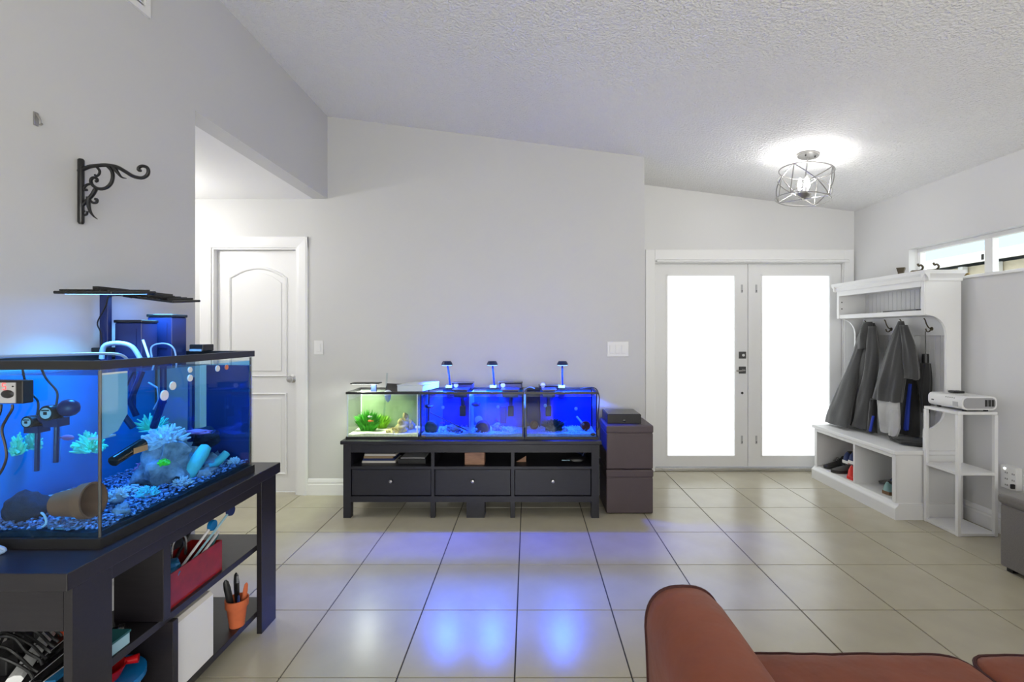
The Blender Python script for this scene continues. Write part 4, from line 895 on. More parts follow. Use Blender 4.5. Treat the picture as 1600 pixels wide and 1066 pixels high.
# white bar lamp of the planted tank
t = thing('bar_light', 'flat black bar light on a short post over the planted aquarium', 'aquarium light', (-1.165, 3.70, 0.908))
pb0, pb1 = px(553, 598, 3.68), px(596, 598, 3.68)
B('bar', 'black', t, pb0.x, pb1.x, 3.60, 3.70, 0.958, 0.965, bevel=0.002); B('led_strip', 'led_white', t, pb0.x+0.01, pb1.x-0.01, 3.61, 3.69, 0.9565, 0.958)
B('post', 'filter_blue', t, px(580, 0, 3.7).x, px(588, 0, 3.7).x, 3.695, 3.715, 0.87, 0.958, bevel=0.002)
light('led', 'AREA', ((pb0.x+pb1.x)/2, 3.65, 0.954), 4.6, (0.98, 1.0, 0.86), t, size=0.12)
t = thing('tank_hood', 'tilted black hood flap on the planted aquarium', 'lid', (-1.02, 3.72, 0.908))
p0, p1, p2, p3 = px(601, 616, 3.66), px(621, 616, 3.66), px(636, 601, 3.80), px(604, 600, 3.80)
MB().add([p0, p1, p2, p3]+[p+Vector((0, 0.004, 0.004)) for p in (p0, p1, p2, p3)], [(3, 2, 1, 0), (4, 5, 6, 7), (0, 1, 5, 4), (1, 2, 6, 5), (2, 3, 7, 6), (3, 0, 4, 7)]).build('flap', 'black', t)
t = stick('glass_siphon', 'slender clear siphon tube standing in the planted aquarium', tuple(px(599, 660, 3.64)), tuple(px(605, 583, 3.64)), 0.007, 'clear_plastic', None, 'tube')
t = thing('sponge_filter', 'rounded clear filter cup on the rim of the planted aquarium', 'filter', tuple(px(606, 616, 3.58)))
MB().ico(tuple(px(606, 614, 3.575)), (0.030, 0.024, 0.022), 2).build('cup', 'acrylic', t, smooth=True); MB().lathe([(0.025, 0), (0.018, -0.03), (0.006, -0.05), (0, -0.05)], tuple(px(606, 618, 3.575)), 14).build('funnel', 'hose', t, smooth=True)
t = thing('white_tray', 'white lidded box slanting across the rims of two small aquariums', 'box', (-0.79, 3.7, 0.908))
za, zb = 0.9085, 0.952
A_ = [(-0.965, 3.56), (-0.775, 3.56), (-0.70, 3.80), (-0.89, 3.80)]
MB().prism(A_, 'z', za, zb).build('body', 'acrylic', t, bevel=0.004)
MB().prism([(x+0.003*(1 if x > -0.85 else -1), y) for x, y in A_], 'z', zb, zb+0.006).build('lid', 'acrylic', t, bevel=0.002)
# small hang-on filters
for i, (xa, xb, ya, yb, lb) in enumerate(((707, 739, 598, 616, 'rounded blue hang-on filter between two puck lights'), (780, 816, 597, 614, 'square blue hang-on filter beside the second puck light'), (842, 872, 602, 620, 'blue hang-on filter left of the last puck light'))):
    t = thing('hang_on_filter', lb.replace('left of', 'before'), 'filter', (px(xa, 0, 3.75).x, 3.75, 0.908))
    a_, b2 = px(xa, 620, 3.72), px(xb, ya, 3.72)
    h_ = B('housing', 'filter_blue', t, a_.x, b2.x, 3.70, 3.80, 0.9085, b2.z-0.008, bevel=0.008)
    B('lid', 'black_gloss', t, a_.x-0.003, b2.x+0.003, 3.697, 3.803, b2.z-0.008, b2.z, bevel=0.003)
    MB().lathe([(0, -0.002), (0.018, -0.002), (0.018, 0)], (a_.x+0.03, 3.70, 0.94), 16, 'y').build('dial', 'acrylic', h_)
    xc = (a_.x+b2.x)/2
    MB().box(a_.x+0.02, b2.x-0.02, 3.56, 3.70, 0.915, 0.922).box(a_.x+0.03, b2.x-0.03, 3.60, 3.63, 0.86, 0.915).build('spout', 'filter_blue', t)
    MB().tube([(xc, 3.72, 0.91), (xc, 3.72, 0.72)], 0.014, 10).build('intake_tube', 'filter_blue', t, smooth=True)
    B('sponge', 'black', t, xc-0.022, xc+0.022, 3.70, 3.74, 0.70, 0.78, bevel=0.005)
tag(MB().tube(smoothpath([(-0.03, 3.62, 0.915), (0.01, 3.66, 0.93), (0.05, 3.72, 0.912)], 4), 0.004, 6).build('air_line', 'hose', None, smooth=True), 'thin pale air line between the wide tank and the clay pot tank', 'hose')
tag(MB().tube(smoothpath([(0.40, 3.70, 0.915), (0.50, 3.66, 0.925), (0.530, 3.62, 0.88), (0.532, 3.62, 0.80), (0.53, 3.66, 0.70), (0.545, 3.72, 0.63), (0.55, 3.80, 0.58)], 6), 0.004, 6).build('power_cable', 'black', None, smooth=True), 'black cable running down the outer end of the clay pot tank', 'cable')
# small suction cups
for (x, y, lb) in ((692, 637, 'suction cup on the glass under the first puck light'), (778, 636, 'suction cup on the glass under the second puck light'), (852, 634, 'suction cup on the glass near the last puck light'), (851, 631-4, None), (900, 639, 'suction cup by the leaning tube of the clay pot tank')):
    if lb is None: continue
    o = MB().lathe([(0, -0.004), (0.012, -0.002), (0.013, 0.002), (0.006, 0.006), (0, 0.006)], tuple(px(x, y, 3.548)), 16, 'y').build('suction_cup', 'acrylic', None, smooth=True); tag(o, lb, 'suction cup', 'suction cups on the small tanks')
# planted tank contents
gz = tz+0.036
tag(blades(MB(), (px(575, 0, 3.66).x, 3.66, gz), 0.085, 0.045, 0.185, 700, 1, 0.0045).build('bushy_plant', 'plant_green', None), 'bushy bright green plant in the planted aquarium', 'plant')
tag(blades(MB(), (px(592, 0, 3.76).x, 3.76, gz), 0.09, 0.04, 0.135, 500, 2, 0.004).build('bushy_plant', 'plant_lime', None), 'pale lime feathery plant behind the bright green one', 'plant')
for i, (x, y, Yd, r_, sd) in enumerate(((612, 676, 3.60, (0.045, 0.035, 0.03), 1), (628, 668, 3.62, (0.045, 0.04, 0.05), 2), (632, 658, 3.66, (0.03, 0.03, 0.05), 3), (618, 680, 3.58, (0.03, 0.02, 0.018), 4), (641, 666, 3.72, (0.035, 0.035, 0.045), 5))):
    c_ = px(x, y, Yd); rock('tan_rock', ('low tan rock beside the lime plant', 'main tan rock of the planted tank pile', 'pointed tan rock topping the planted tank pile', 'small tan pebble at the front of the planted tank', 'broad tan rock at the back of the planted tank')[i], tuple(c_), r_, 'rock_tan', sd*3.3, 0.5, group='rocks in the planted aquarium')
def fish(label, p, mat, s_=1.0):
    o = MB().ico((0, 0, 0), (0.016*s_, 0.006*s_, 0.009*s_), 2).add([(0.013*s_, 0.001, 0), (0.026*s_, 0.001, 0.009*s_), (0.024*s_, 0.001, 0), (0.026*s_, 0.001, -0.009*s_)], [(0, 1, 2), (0, 2, 3)]).build('fish', mat, None, smooth=True)
    o.location = p; WL[o.name] = Vector(p); return tag(o, label, 'fish')
fish('small orange fish between the plants of the planted tank', px(578, 658, 3.562), 'fish_orange')
fish('small white fish above the orange one in the planted tank', px(577, 651, 3.562), 'coral_white', 0.8)
fish('tiny pink fish in front of the partitioned tank backdrop', px(690, 661, 3.60), 'coral_pink', 0.9)
# partitioned tank contents
c_ = px(674, 668, 3.62)
tag(MB().lathe([(0, 0.02), (0.030, 0.02), (0.046, 0.03), (0.052, 0.06), (0.050, 0.09), (0.038, 0.095), (0.036, 0.05), (0, 0.05)], (c_.x, c_.y-0.05, c_.z), 24, 'y').build('round_cave', 'plant_dark', None, smooth=True), 'round dark green cave in the partitioned tank', 'cave')
c_ = px(754, 669, 3.62)
tag(MB().lathe([(0, -0.03), (0.045, -0.03), (0.055, -0.01), (0.056, 0.02), (0.048, 0.05), (0, 0.055)], tuple(c_), 26, 'y').build('round_cave', 'rock_dark', None, smooth=True), 'round dark brown coconut cave in the partitioned tank', 'cave')
o = MB().ico(tuple(px(744, 671, 3.565)), 0.010, 2).build('snail', 'acrylic', None, smooth=True); tag(o, 'pale round snail on the dark coconut cave', 'snail')
o = MB().lathe([(0, -0.006), (0.030, -0.004), (0.030, 0.004), (0, 0.006)], tuple(px(748, 656, 3.72)), 22, 'y').build('feeding_disc', 'acrylic', None, smooth=True); tag(o, 'white round disc behind the coconut cave', 'disc')
tag(MB().tube([px(672, 645, 3.60), px(732, 674, 3.60)], 0.0045, 8).build('leaning_rod', 'dark_metal', None, smooth=True), 'thin dark rod slanting through the partitioned tank', 'rod')
o = MB().ico(tuple(px(671, 635, 3.62)), (0.035, 0.03, 0.016), 2, 0.25, 2, 2).build('submerged_pump', 'black', None, smooth=True); tag(o, 'dark submerged pump near the top of the partitioned tank', 'pump')
o = MB().ico(tuple(px(744, 632, 3.62)), (0.035, 0.03, 0.018), 2, 0.25, 2, 5).build('submerged_pump', 'filter_blue', None, smooth=True); tag(o, 'dark blue pump above the coconut cave', 'pump')
for i, (x, y, Yd, r_, mt, lb) in enumerate(((708, 670, 3.62, (0.045, 0.03, 0.028), 'rock', 'rock pile at the foot of the slanting rod'), (716, 676, 3.59, (0.03, 0.02, 0.016), 'rock_dark', 'flat dark rock before the rod'), (692, 671, 3.66, (0.016, 0.014, 0.010), 'sand', 'single white stone near the green cave'), (776, 669, 3.66, (0.035, 0.03, 0.035), 'rock', 'tall pinkish rock beside the coconut cave'), (786, 674, 3.64, (0.035, 0.025, 0.018), 'rock', 'spreading low rock by the tall pinkish one'), (776, 657, 3.66, (0.010, 0.010, 0.014), 'royal_blue', 'small blue piece on top of the pinkish rock'))):
    rock('tank_rock', lb, tuple(px(x, y, Yd)), r_, mt, i*2.7+1, 0.55, group='rocks in the partitioned tank')
tag(MB().box(*[px(786-5, 0, 3.8).x, px(786+5, 0, 3.8).x], 3.805, 3.825, px(0, 662, 3.8).z, px(0, 636, 3.8).z).build('heater', 'filter_blue', None, bevel=0.003), 'upright dark heater before the cyan backdrop', 'heater')
# clay pot tank contents
flowerpot('clay_pot', 'small clay pot upright-tilted by the partition side of its tank', (px(836, 0, 3.62).x, 3.66, px(0, 666, 3.62).z), 0.030, 0.055, (R(80), 0, R(-8)))
flowerpot('clay_pot', 'clay pot lying near the outer end pane of its tank', (px(910, 0, 3.66).x+0.005, 3.70, px(0, 666, 3.66).z), 0.034, 0.06, (R(86), 0, R(20)))
c_ = px(865, 672, 3.64)
tag(blades(MB().ico((c_.x, c_.y, gz+0.02), (0.06, 0.05, 0.032), 2, 0.3, 3, 2), (c_.x, c_.y, gz+0.02), 0.085, 0.06, 0.095, 700, 9, 0.003).build('moss_clump', 'plant_dark', None), 'dark green moss clump in the clay pot tank', 'plant')
for i, (x, y, Yd, r_, lb) in enumerate(((860, 679, 3.58, (0.05, 0.02, 0.014), 'pale flat stones in front of the moss clump'), (882, 674, 3.62, (0.025, 0.02, 0.022), 'pale stone at the edge of the moss clump'))): rock('tank_rock', lb, tuple(px(x, y, Yd)), r_, 'rock_tan', i*5+2, 0.5)
tag(MB().tube([px(901, 651, 3.70), px(912, 664, 3.66)], 0.008, 10).build('short_tube', 'acrylic', None, smooth=True), 'short pale tube leaning into the outer clay pot', 'tube')
tag(MB().tube(smoothpath([px(840, 626, 3.78), px(844, 645, 3.78), px(843, 668, 3.76)], 4), 0.004, 6).build('power_cable', 'black', None, smooth=True), 'black cable hanging inside the clay pot tank', 'cable')
o = MB().ico(tuple(px(926, 678, 3.543)), (0.018, 0.007, 0.012), 2).build('algae_magnet', 'black', None, smooth=True); o.location.y = -0.018; tag(o, 'small oval magnet on the front glass of the clay pot tank', 'magnet')
o = MB().ico(tuple(px(661, 683, 3.50)), (0.018, 0.006, 0.010), 2).build('algae_magnet', 'shoe_grey', None, smooth=True); tag(o, 'small grey magnet at the bottom corner of the partitioned tank', 'magnet'); o.location.y = 0.022

# ------------------------------------------------------------------ brown storage ottomans and box
def cube_ottoman(z, lb):
    t = thing('storage_ottoman', lb, 'ottoman', (0.753, 3.745, z), 'brown leather storage ottomans')
    B('body', 'ottoman_brown', t, 0.580, 0.926, 3.573, 3.917, z+0.004, z+0.268, bevel=0.010, seg=3)
    B('lid', 'ottoman_brown', t, 0.577, 0.929, 3.570, 3.920, z+0.270, z+0.328, bevel=0.012, seg=3)
    B('seam', 'ottoman_brown', t, 0.584, 0.922, 3.577, 3.913, z+0.260, z+0.276)
    for x, y in ((0.60, 3.59), (0.89, 3.59), (0.60, 3.88), (0.89, 3.88)): B('foot', 'black', t, x, x+0.02, y, y+0.02, z, z+0.006)
cube_ottoman(0.0, 'lower brown leather storage cube standing on the tiles')
cube_ottoman(0.328, 'upper brown leather storage cube stacked on its twin')
bb = thing('media_player', 'flat black electronics box on top of the brown ottomans', 'media player', (0.70, 3.74, 0.656))
bx0, bx1 = px(949, 0, 3.64).x, px(1002, 0, 3.64).x
B('case', 'black', bb, bx0, bx1, 3.64, 3.90, 0.657, 0.725, bevel=0.004)
B('top_plate', 'black_gloss', bb, bx0+0.006, bx1-0.006, 3.648, 3.89, 0.725, 0.728)
MB().ico(((bx0+bx1)/2, 3.64, 0.680), (0.014, 0.004, 0.010), 2).build('emblem', 'dark_metal', bb, smooth=True)

# ------------------------------------------------------------------ hall tree
hx0, hx1, hy0, hy1 = 2.65, 3.115, 3.475, 4.46
ht = thing('hall_tree', 'white hall tree with shoe bench, beadboard back and coat hooks', 'hall tree', ((hx0+hx1)/2, (hy0+hy1)/2, 0))
W = 'furn_white'
MB().prism([(hx0-0.022, 0), (hx1, 0), (hx1, 0.115), (hx0+0.004, 0.115), (hx0-0.004, 0.100), (hx0-0.018, 0.088), (hx0-0.022, 0.080)], 'y', hy0-0.018, hy1+0.018).build('plinth', W, ht)
for y in (hy0, hy1-0.018): B('bench_side', W, ht, hx0, hx1, y, y+0.018, 0.115, 0.464)
B('bench_floor', W, ht, hx0+0.004, hx1, hy0+0.018, hy1-0.018, 0.115, 0.122)
B('divider', W, ht, hx0+0.004, hx1-0.015, 3.926, 3.944, 0.122, 0.464)
B('bench_back', W, ht, hx1-0.012, hx1, hy0+0.018, hy1-0.018, 0.122, 0.464)
for y0, y1 in ((hy0, hy0+0.036), (hy1-0.036, hy1)): B('stile', W, ht, hx0-0.006, hx0+0.004, y0, y1, 0.115, 0.464, bevel=0.002)
B('bench_rail', W, ht, hx0-0.006, hx0+0.004, hy0+0.036, hy1-0.036, 0.435, 0.464, bevel=0.002)
B('seat', W, ht, hx0-0.024, hx1, hy0-0.016, hy1+0.016, 0.464, 0.494, bevel=0.006)
prof = [(3.115, 0.494), (2.853, 0.494), (2.853, 0.645)]+[(a, b) for a, b in arc(2.853, 0.797, 0.152, -90, 0)][1:]+[(3.010, 0.83), (3.010, 1.33)]+[(a, b) for a, b in arc(2.87, 1.33, 0.14, 0, 90)]+[(2.860, 1.474), (2.860, 1.72), (3.115, 1.72)]
for y in (hy0, hy1-0.018): MB().prism(prof, 'y', y, y+0.018).build('side_panel', W, ht)
n_pl = 20; pw_ = (hy1-hy0-0.036)/n_pl
for i in range(n_pl):
    ya = hy0+0.018+i*pw_
    B('plank', W, ht, hx1-0.014, hx1-0.004, ya+0.0012, ya+pw_-0.0012, 0.494, 1.72, bevel=0.0015, seg=1)
B('back_panel', W, ht, hx1-0.004, hx1, hy0+0.018, hy1-0.018, 0.494, 1.72)
B('hook_rail', W, ht, hx1-0.032, hx1-0.014, hy0+0.018, hy1-0.018, 1.32, 1.468, bevel=0.002)
B('cubby_shelf', W, ht, 2.858, hx1-0.014, hy0+0.018, hy1-0.018, 1.470, 1.505, bevel=0.002)
B('cubby_top', W, ht, 2.860, hx1-0.014, hy0+0.018, hy1-0.018, 1.690, 1.72)
for y in (hy0, hy1-0.03): B('face_stile', W, ht, 2.850, 2.860, y, y+0.03, 1.470, 1.72, bevel=0.002)
B('face_rail', W, ht, 2.850, 2.860, hy0+0.03, hy1-0.03, 1.675, 1.72, bevel=0.002)
cr = [(0, 1.715), (-0.010, 1.715), (-0.012, 1.735), (-0.022, 1.750), (-0.036, 1.765), (-0.040, 1.790), (0, 1.790)]
MB().prism([(2.860+u, z) for u, z in cr], 'y', hy0-0.038, hy1+0.038).build('crown', W, ht)
for y, sg in ((hy0, -1), (hy1, 1)): MB().prism([(y-sg*u, z) for u, z in cr], 'x', 2.824, 3.118).build('crown', W, ht)
B('top_board', W, ht, 2.84, hx1, hy0, hy1, 1.72, 1.789)
for zz in (1.56, 1.62): MB().lathe([(0, -0.001), (0.006, -0.001), (0.006, 0.0)], (2.885, hy1-0.0181, zz), 10, 'y').build('peg_hole', 'slot', ht)
def hook_mesh(parent, c, s_=1.0):
    x, y, z = c
    h_ = MB().lathe([(0, -0.006), (0.012*s_, -0.006), (0.015*s_, 0)], (x, y, z), 14, 'x').build('hook', 'bronze', parent, smooth=True)
    MB().tube(smoothpath([(x-0.004, y, z+0.004), (x-0.022, y, z+0.008), (x-0.040, y, z+0.035), (x-0.050, y, z+0.066), (x-0.060, y, z+0.080)], 4), 0.0045, 8).build('long_prong', 'bronze', h_, smooth=True)
    MB().tube(smoothpath([(x-0.004, y, z-0.004), (x-0.022, y, z-0.022), (x-0.040, y, z-0.018), (x-0.046, y, z+0.002)], 4), 0.0045, 8).build('short_prong', 'bronze', h_, smooth=True)
HY = [4.34, 4.10, 3.93, 3.69]
for y in HY: hook_mesh(ht, (hx1-0.032, y, 1.372))
o = B('flat_tray', 'shoe_grey', None, 2.885, 2.99, 3.59, 3.93, 1.5055, 1.517, bevel=0.002); tag(o, 'flat dark tray lying in the cubby of the hall tree', 'tray')
# things on top
t = thing('small_planter', 'small dark flared cup on top of the hall tree', 'cup', (2.98, 3.86, 1.79))
MB().lathe([(0, 0.0005), (0.024, 0.0005), (0.028, 0.035), (0.040, 0.070), (0.037, 0.070), (0.024, 0.03), (0, 0.03)], (2.98, 3.86, 1.79), 4).build('cup', 'bronze', t)
def loose_hook(c, lb):
    t = thing('loose_hook', lb, 'hook', c, 'spare hooks on the hall tree'); x, y, z = c
    MB().tube([(x, y+0.06, z+0.009), (x, y-0.01, z+0.009)], 0.0085, 8).build('plate', 'brass', t, smooth=True)
    MB().tube(smoothpath([(x, y+0.05, z+0.016), (x, y+0.01, z+0.012), (x, y-0.03, z+0.012), (x, y-0.052, z+0.03), (x, y-0.035, z+0.05), (x, y-0.015, z+0.048), (x, y-0.005, z+0.064)], 4), 0.007, 8).build('curl', 'bronze', t, smooth=True)
loose_hook((2.90, 3.60, 1.79), 'larger brass coat hook lying on top of the hall tree')
loose_hook((2.97, 3.545, 1.79), 'darker coat hook lying near the end of the hall tree top')
o = MB().tube([(3.135, 3.50, 1.752), (3.150, 3.45, 1.765)], 0.008, 8).build('brass_clip', 'brass', None, smooth=True); tag(o, 'small brass clip on the window sill beside the hall tree', 'clip')

# clothes
def drape(name, mat, parent, secs, nfold, amp, seed, n=56, zmin=0.498, m=5, flip=0):
    """cloth tube through sections (py, px_far, px_near, X, half_thickness)"""
    S_ = []
    for (py, pl_, pr_, X, th) in secs:
        a, b = F*X/(pl_-CX), F*X/(pr_-CX); Ym = (a+b)/2
        S_.append(Vector((X, Ym, max(EYE-(py-CY)/F*Ym, zmin)))); S_[-1].resize(3)
    C = smoothpath(S_, m); Q = smoothpath([Vector(((F*s[3]/(s[1]-CX)-F*s[3]/(s[2]-CX))/2, s[4], 0)) for s in secs], m)
    rings = []; N = len(C)
    for i in range(N):
        hw, th = max(Q[i].x, 0.012), max(Q[i].y, 0.008); g = i/(N-1); ring = []
        for k in range(n):
            a = 2*PI*k/n
            f = 1+amp*min(1, 0.35+g)*(math.sin(nfold*a+seed+1.2*g)+0.5*math.sin((nfold*2-1)*a+seed*2-2*g))*0.5
            nz = noise.noise(Vector((math.cos(a)*1.5+seed, math.sin(a)*1.5, g*4)))
            ring.append(Vector((C[i].x+th*f*math.sin(a)*(1+0.25*nz), C[i].y+hw*math.cos(a)*(1+0.05*math.sin(5*a+seed)), max(C[i].z+0.012*nz*g, zmin))))
        rings.append(ring)
    mb = MB().rings(rings); return mb.build(name, mat, parent, smooth=True, ang=80)
j1 = thing('hooded_jacket', 'charcoal hooded jacket hanging on the hook nearest the entry doors', 'jacket', (2.95, 4.36, 0.494))
drape('body', 'jacket_grey', j1, [(505, 1350, 1366, 3.035, 0.018), (530, 1340, 1370, 3.02, 0.045), (570, 1333, 1367, 2.97, 0.065), (620, 1331, 1362, 2.94, 0.080), (650, 1329, 1356, 2.925, 0.085), (664, 1328, 1352, 2.915, 0.080)], 5, 0.30, 1.0)
drape('sleeve', 'jacket_grey', j1, [(530, 1342, 1352, 2.97, 0.025), (575, 1326, 1343, 2.91, 0.042), (620, 1306, 1334, 2.83, 0.042), (650, 1294, 1329, 2.785, 0.040), (663, 1290, 1326, 2.77, 0.036)], 3, 0.22, 2.0)
drape('sleeve', 'jacket_grey', j1, [(510, 1356, 1368, 2.99, 0.025), (555, 1356, 1371, 2.95, 0.042), (600, 1349, 1366, 2.91, 0.045), (640, 1340, 1359, 2.87, 0.045), (668, 1332, 1354, 2.85, 0.04)], 3, 0.22, 4.0)
drape('hood', 'jacket_grey', j1, [(503, 1350, 1362, 3.00, 0.022), (522, 1345, 1360, 2.97, 0.045), (545, 1340, 1356, 2.955, 0.035)], 3, 0.3, 6.0)
j2 = thing('jacket', 'dark grey jacket hanging on the third hook of the hall tree', 'jacket', (2.95, 3.95, 0.494))
drape('body', 'jacket_dark', j2, [(502, 1404, 1412, 3.035, 0.012), (530, 1393, 1416, 2.985, 0.034), (570, 1381, 1414, 2.915, 0.050), (605, 1371, 1410, 2.875, 0.052), (626, 1366, 1408, 2.86, 0.048)], 6, 0.35, 3.0)
drape('sleeve', 'jacket_dark', j2, [(508, 1407, 1417, 3.00, 0.02), (540, 1412, 1428, 2.965, 0.032), (575, 1416, 1433, 2.93, 0.040), (592, 1415, 1434, 2.92, 0.038)], 4, 0.35, 5.0)
j3 = thing('rain_jacket', 'black jacket with a blue lining strip behind the dark grey jacket', 'jacket', (3.0, 3.85, 0.494))
drape('body', 'black_cloth', j3, [(540, 1405, 1424, 3.058, 0.016), (590, 1406, 1430, 3.045, 0.026), (640, 1404, 1434, 3.015, 0.040), (672, 1399, 1434, 2.985, 0.048), (678, 1398, 1434, 2.98, 0.046)], 4, 0.25, 7.0)
drape('sleeve', 'black_cloth', j3, [(624, 1361, 1368, 2.875, 0.022), (645, 1359, 1368, 2.865, 0.028), (676, 1356, 1369, 2.855, 0.030)], 3, 0.2, 8.0)
drape('lining', 'royal_blue', j3, [(600, 1420, 1424, 3.012, 0.010), (640, 1415, 1421, 2.975, 0.012), (672, 1412, 1419, 2.938, 0.012)], 2, 0.1, 1.0)
drape('strap', 'royal_blue', j3, [(650, 1363, 1366, 2.836, 0.007), (664, 1360, 1363, 2.828, 0.007), (674, 1358, 1361, 2.824, 0.007)], 2, 0.05, 1.0)
j4 = thing('grey_shirt', 'crumpled light grey shirt hanging below the dark grey jacket', 'shirt', (2.86, 3.9, 0.494))
drape('body', 'shirt_grey', j4, [(622, 1373, 1405, 2.858, 0.026), (640, 1373, 1405, 2.845, 0.04), (665, 1376, 1404, 2.84, 0.04), (676, 1377, 1402, 2.835, 0.035)], 6, 0.45, 2.0)
drape('sleeve', 'shirt_grey', j4, [(640, 1391, 1404, 2.82, 0.02), (665, 1391, 1405, 2.81, 0.025), (681, 1390, 1400, 2.80, 0.022)], 4, 0.4, 3.0)
o = drape('folded_bag', 'black_cloth', None, [(684, 1400, 1440, 2.94, 0.10), (688, 1398, 1444, 2.93, 0.11), (692, 1400, 1444, 2.925, 0.10)], 4, 0.3, 9.0, zmin=0.496); tag(o, 'flat black bag lying on the bench under the coats', 'bag')
# umbrella
um = thing('umbrella', 'closed black folding umbrella hanging by its strap from the last hook', 'umbrella', (3.035, HY[3], 0.80))
ux, uy = 3.035, HY[3]
zt_, zb_ = px(0, 553, uy).z, px(0, 645, uy).z
MB().tube([(ux, uy, 1.352), (ux, uy, zt_)], 0.0035, 6).build('strap', 'black', um)
MB().lathe([(0, zt_), (0.022, zt_), (0.023, zt_-0.07), (0.020, zt_-0.072)], (ux, uy, 0), 20).build('handle', 'black', um, smooth=True)
rings = []
for g in [i/10 for i in range(11)]:
    rr_ = 0.030+0.008*math.sin(PI*min(1, g*1.3))-0.006*max(0, g-0.8)*5
    rings.append([(ux+rr_*(1+0.10*math.sin(7*2*PI*k/42+2*g))*math.cos(2*PI*k/42), uy+rr_*(1+0.10*math.sin(7*2*PI*k/42+2*g))*math.sin(2*PI*k/42), zt_-0.072+(zb_-zt_+0.072)*g) for k in range(42)])
MB().rings(rings).build('folded_canopy', 'black_cloth', um, smooth=True, ang=80)
MB().tube([(ux, uy, zb_), (ux, uy, zb_-0.015)], 0.006, 8).build('tip', 'metal', um)

# shoes
def shoe(name, label, loc, rz, L, w_, h_, up, so, rot=None, group=None, high=1.0):
    t = thing(name, label, 'shoe', loc, group, rz, rot)
    prof = [(0.0, 0.62, 0.75), (0.06, 0.78, 0.95), (0.2, 0.80, 1.0*high), (0.38, 0.80, 0.88*high), (0.52, 0.92, 0.62), (0.70, 1.0, 0.46), (0.86, 0.86, 0.36), (0.96, 0.55, 0.26), (1.0, 0.2, 0.16)]
    rings = []; sr = []
    for u, ww, hh in prof:
        x = L*(u-0.5); hw = w_/2*ww; z1 = h_*hh; b_ = 0.022
        rings.append([(x, hw*math.cos(a)*(1 if math.sin(a) < 0.3 else (0.85 if u > 0.5 else 0.75)), b_+max(0, (z1-b_)*math.sin(a))) for a in [PI*k/10 for k in range(11)]])
        sr.append([(x*1.02, -hw*1.06, 0.0), (x*1.02, hw*1.06, 0.0), (x*1.02, hw*1.08, b_+0.004), (x*1.02, -hw*1.08, b_+0.004)])
    MB().rings(rings).build('upper', up, t, smooth=True, local=True, ang=70)
    MB().rings(sr).build('sole', so, t, local=True, bevel=0.003)
    MB().lathe([(0, 0.004), (1, 0.002), (1.12, -0.012), (0.9, -0.02)], (0, 0, 0), 18).xf(Matrix.Translation((-L*0.27, 0, h_*0.93*high))@Matrix.Rotation(R(10), 4, 'Y')@Matrix.Diagonal((L*0.15, w_*0.27, 1, 1))).build('collar', 'shoe_black', t, smooth=True, local=True)
    for i in range(3):
        MB().tube([(L*(0.02+i*0.05), -w_*0.2, h_*(0.80-i*0.10)), (L*(0.02+i*0.05), 0, h_*(0.88-i*0.10)), (L*(0.02+i*0.05), w_*0.2, h_*(0.80-i*0.10))], 0.003, 5).build('lace', 'shoe_black' if so != 'sole_white' else 'sole_white', t, local=True)
    return t
zf_ = 0.1222
shoe('leather_shoe', 'black leather shoe nearest the door end of the bench', (2.80, 4.36, zf_), R(188), 0.27, 0.095, 0.105, 'shoe_black', 'shoe_black')
shoe('leather_shoe', 'dark grey leather shoe beside the black one in the bench', (2.79, 4.225, zf_), R(185), 0.28, 0.10, 0.105, 'shoe_grey', 'shoe_black')
shoe('red_shoe', 'bright red shoe standing against the bench divider', (2.805, 4.02, zf_), R(4), 0.27, 0.10, 0.125, 'shoe_red', 'shoe_red')
shoe('sneaker', 'navy sneaker with white sole piled behind the red shoe', (2.83, 4.125, zf_+0.108), R(8), 0.27, 0.095, 0.105, 'shoe_blue', 'sole_white')
shoe('sneaker', 'navy sneaker with white sole tilted on the red shoe', (2.80, 4.008, zf_+0.135), R(5), 0.26, 0.09, 0.10, 'shoe_blue', 'sole_white')
shoe('running_shoe', 'pale teal running shoe at the front of the near cubby', (2.82, 3.665, zf_), R(10), 0.25, 0.09, 0.10, 'shoe_teal', 'sole_gum')
shoe('running_shoe', 'pale teal running shoe tucked against the near side of the cubby', (2.83, 3.565, zf_), R(4), 0.25, 0.085, 0.10, 'shoe_teal', 'sole_gum')
fl = thing('sandal', 'dark flip-flop leaning behind the teal running shoes', 'sandal', (2.90, 3.780, zf_), rot=(R(0), 0, R(-70)))
MB().lathe([(0, 0), (1, 0), (1, 0.018), (0, 0.018)], n=24).xf(Matrix.Rotation(R(-22), 4, 'Y')@Matrix.Translation((0, 0, 0.055))@Matrix.Diagonal((0.135, 0.045, 1, 1))).build('footbed', 'shoe_grey', fl, local=True, smooth=True)
MB().tube(smoothpath([(-0.03, -0.045, 0.055), (0.0, -0.03, 0.11), (0.02, 0, 0.125), (0.0, 0.03, 0.11), (-0.03, 0.045, 0.055)], 4), 0.009, 6).build('strap', 'navy', fl, local=True, smooth=True)

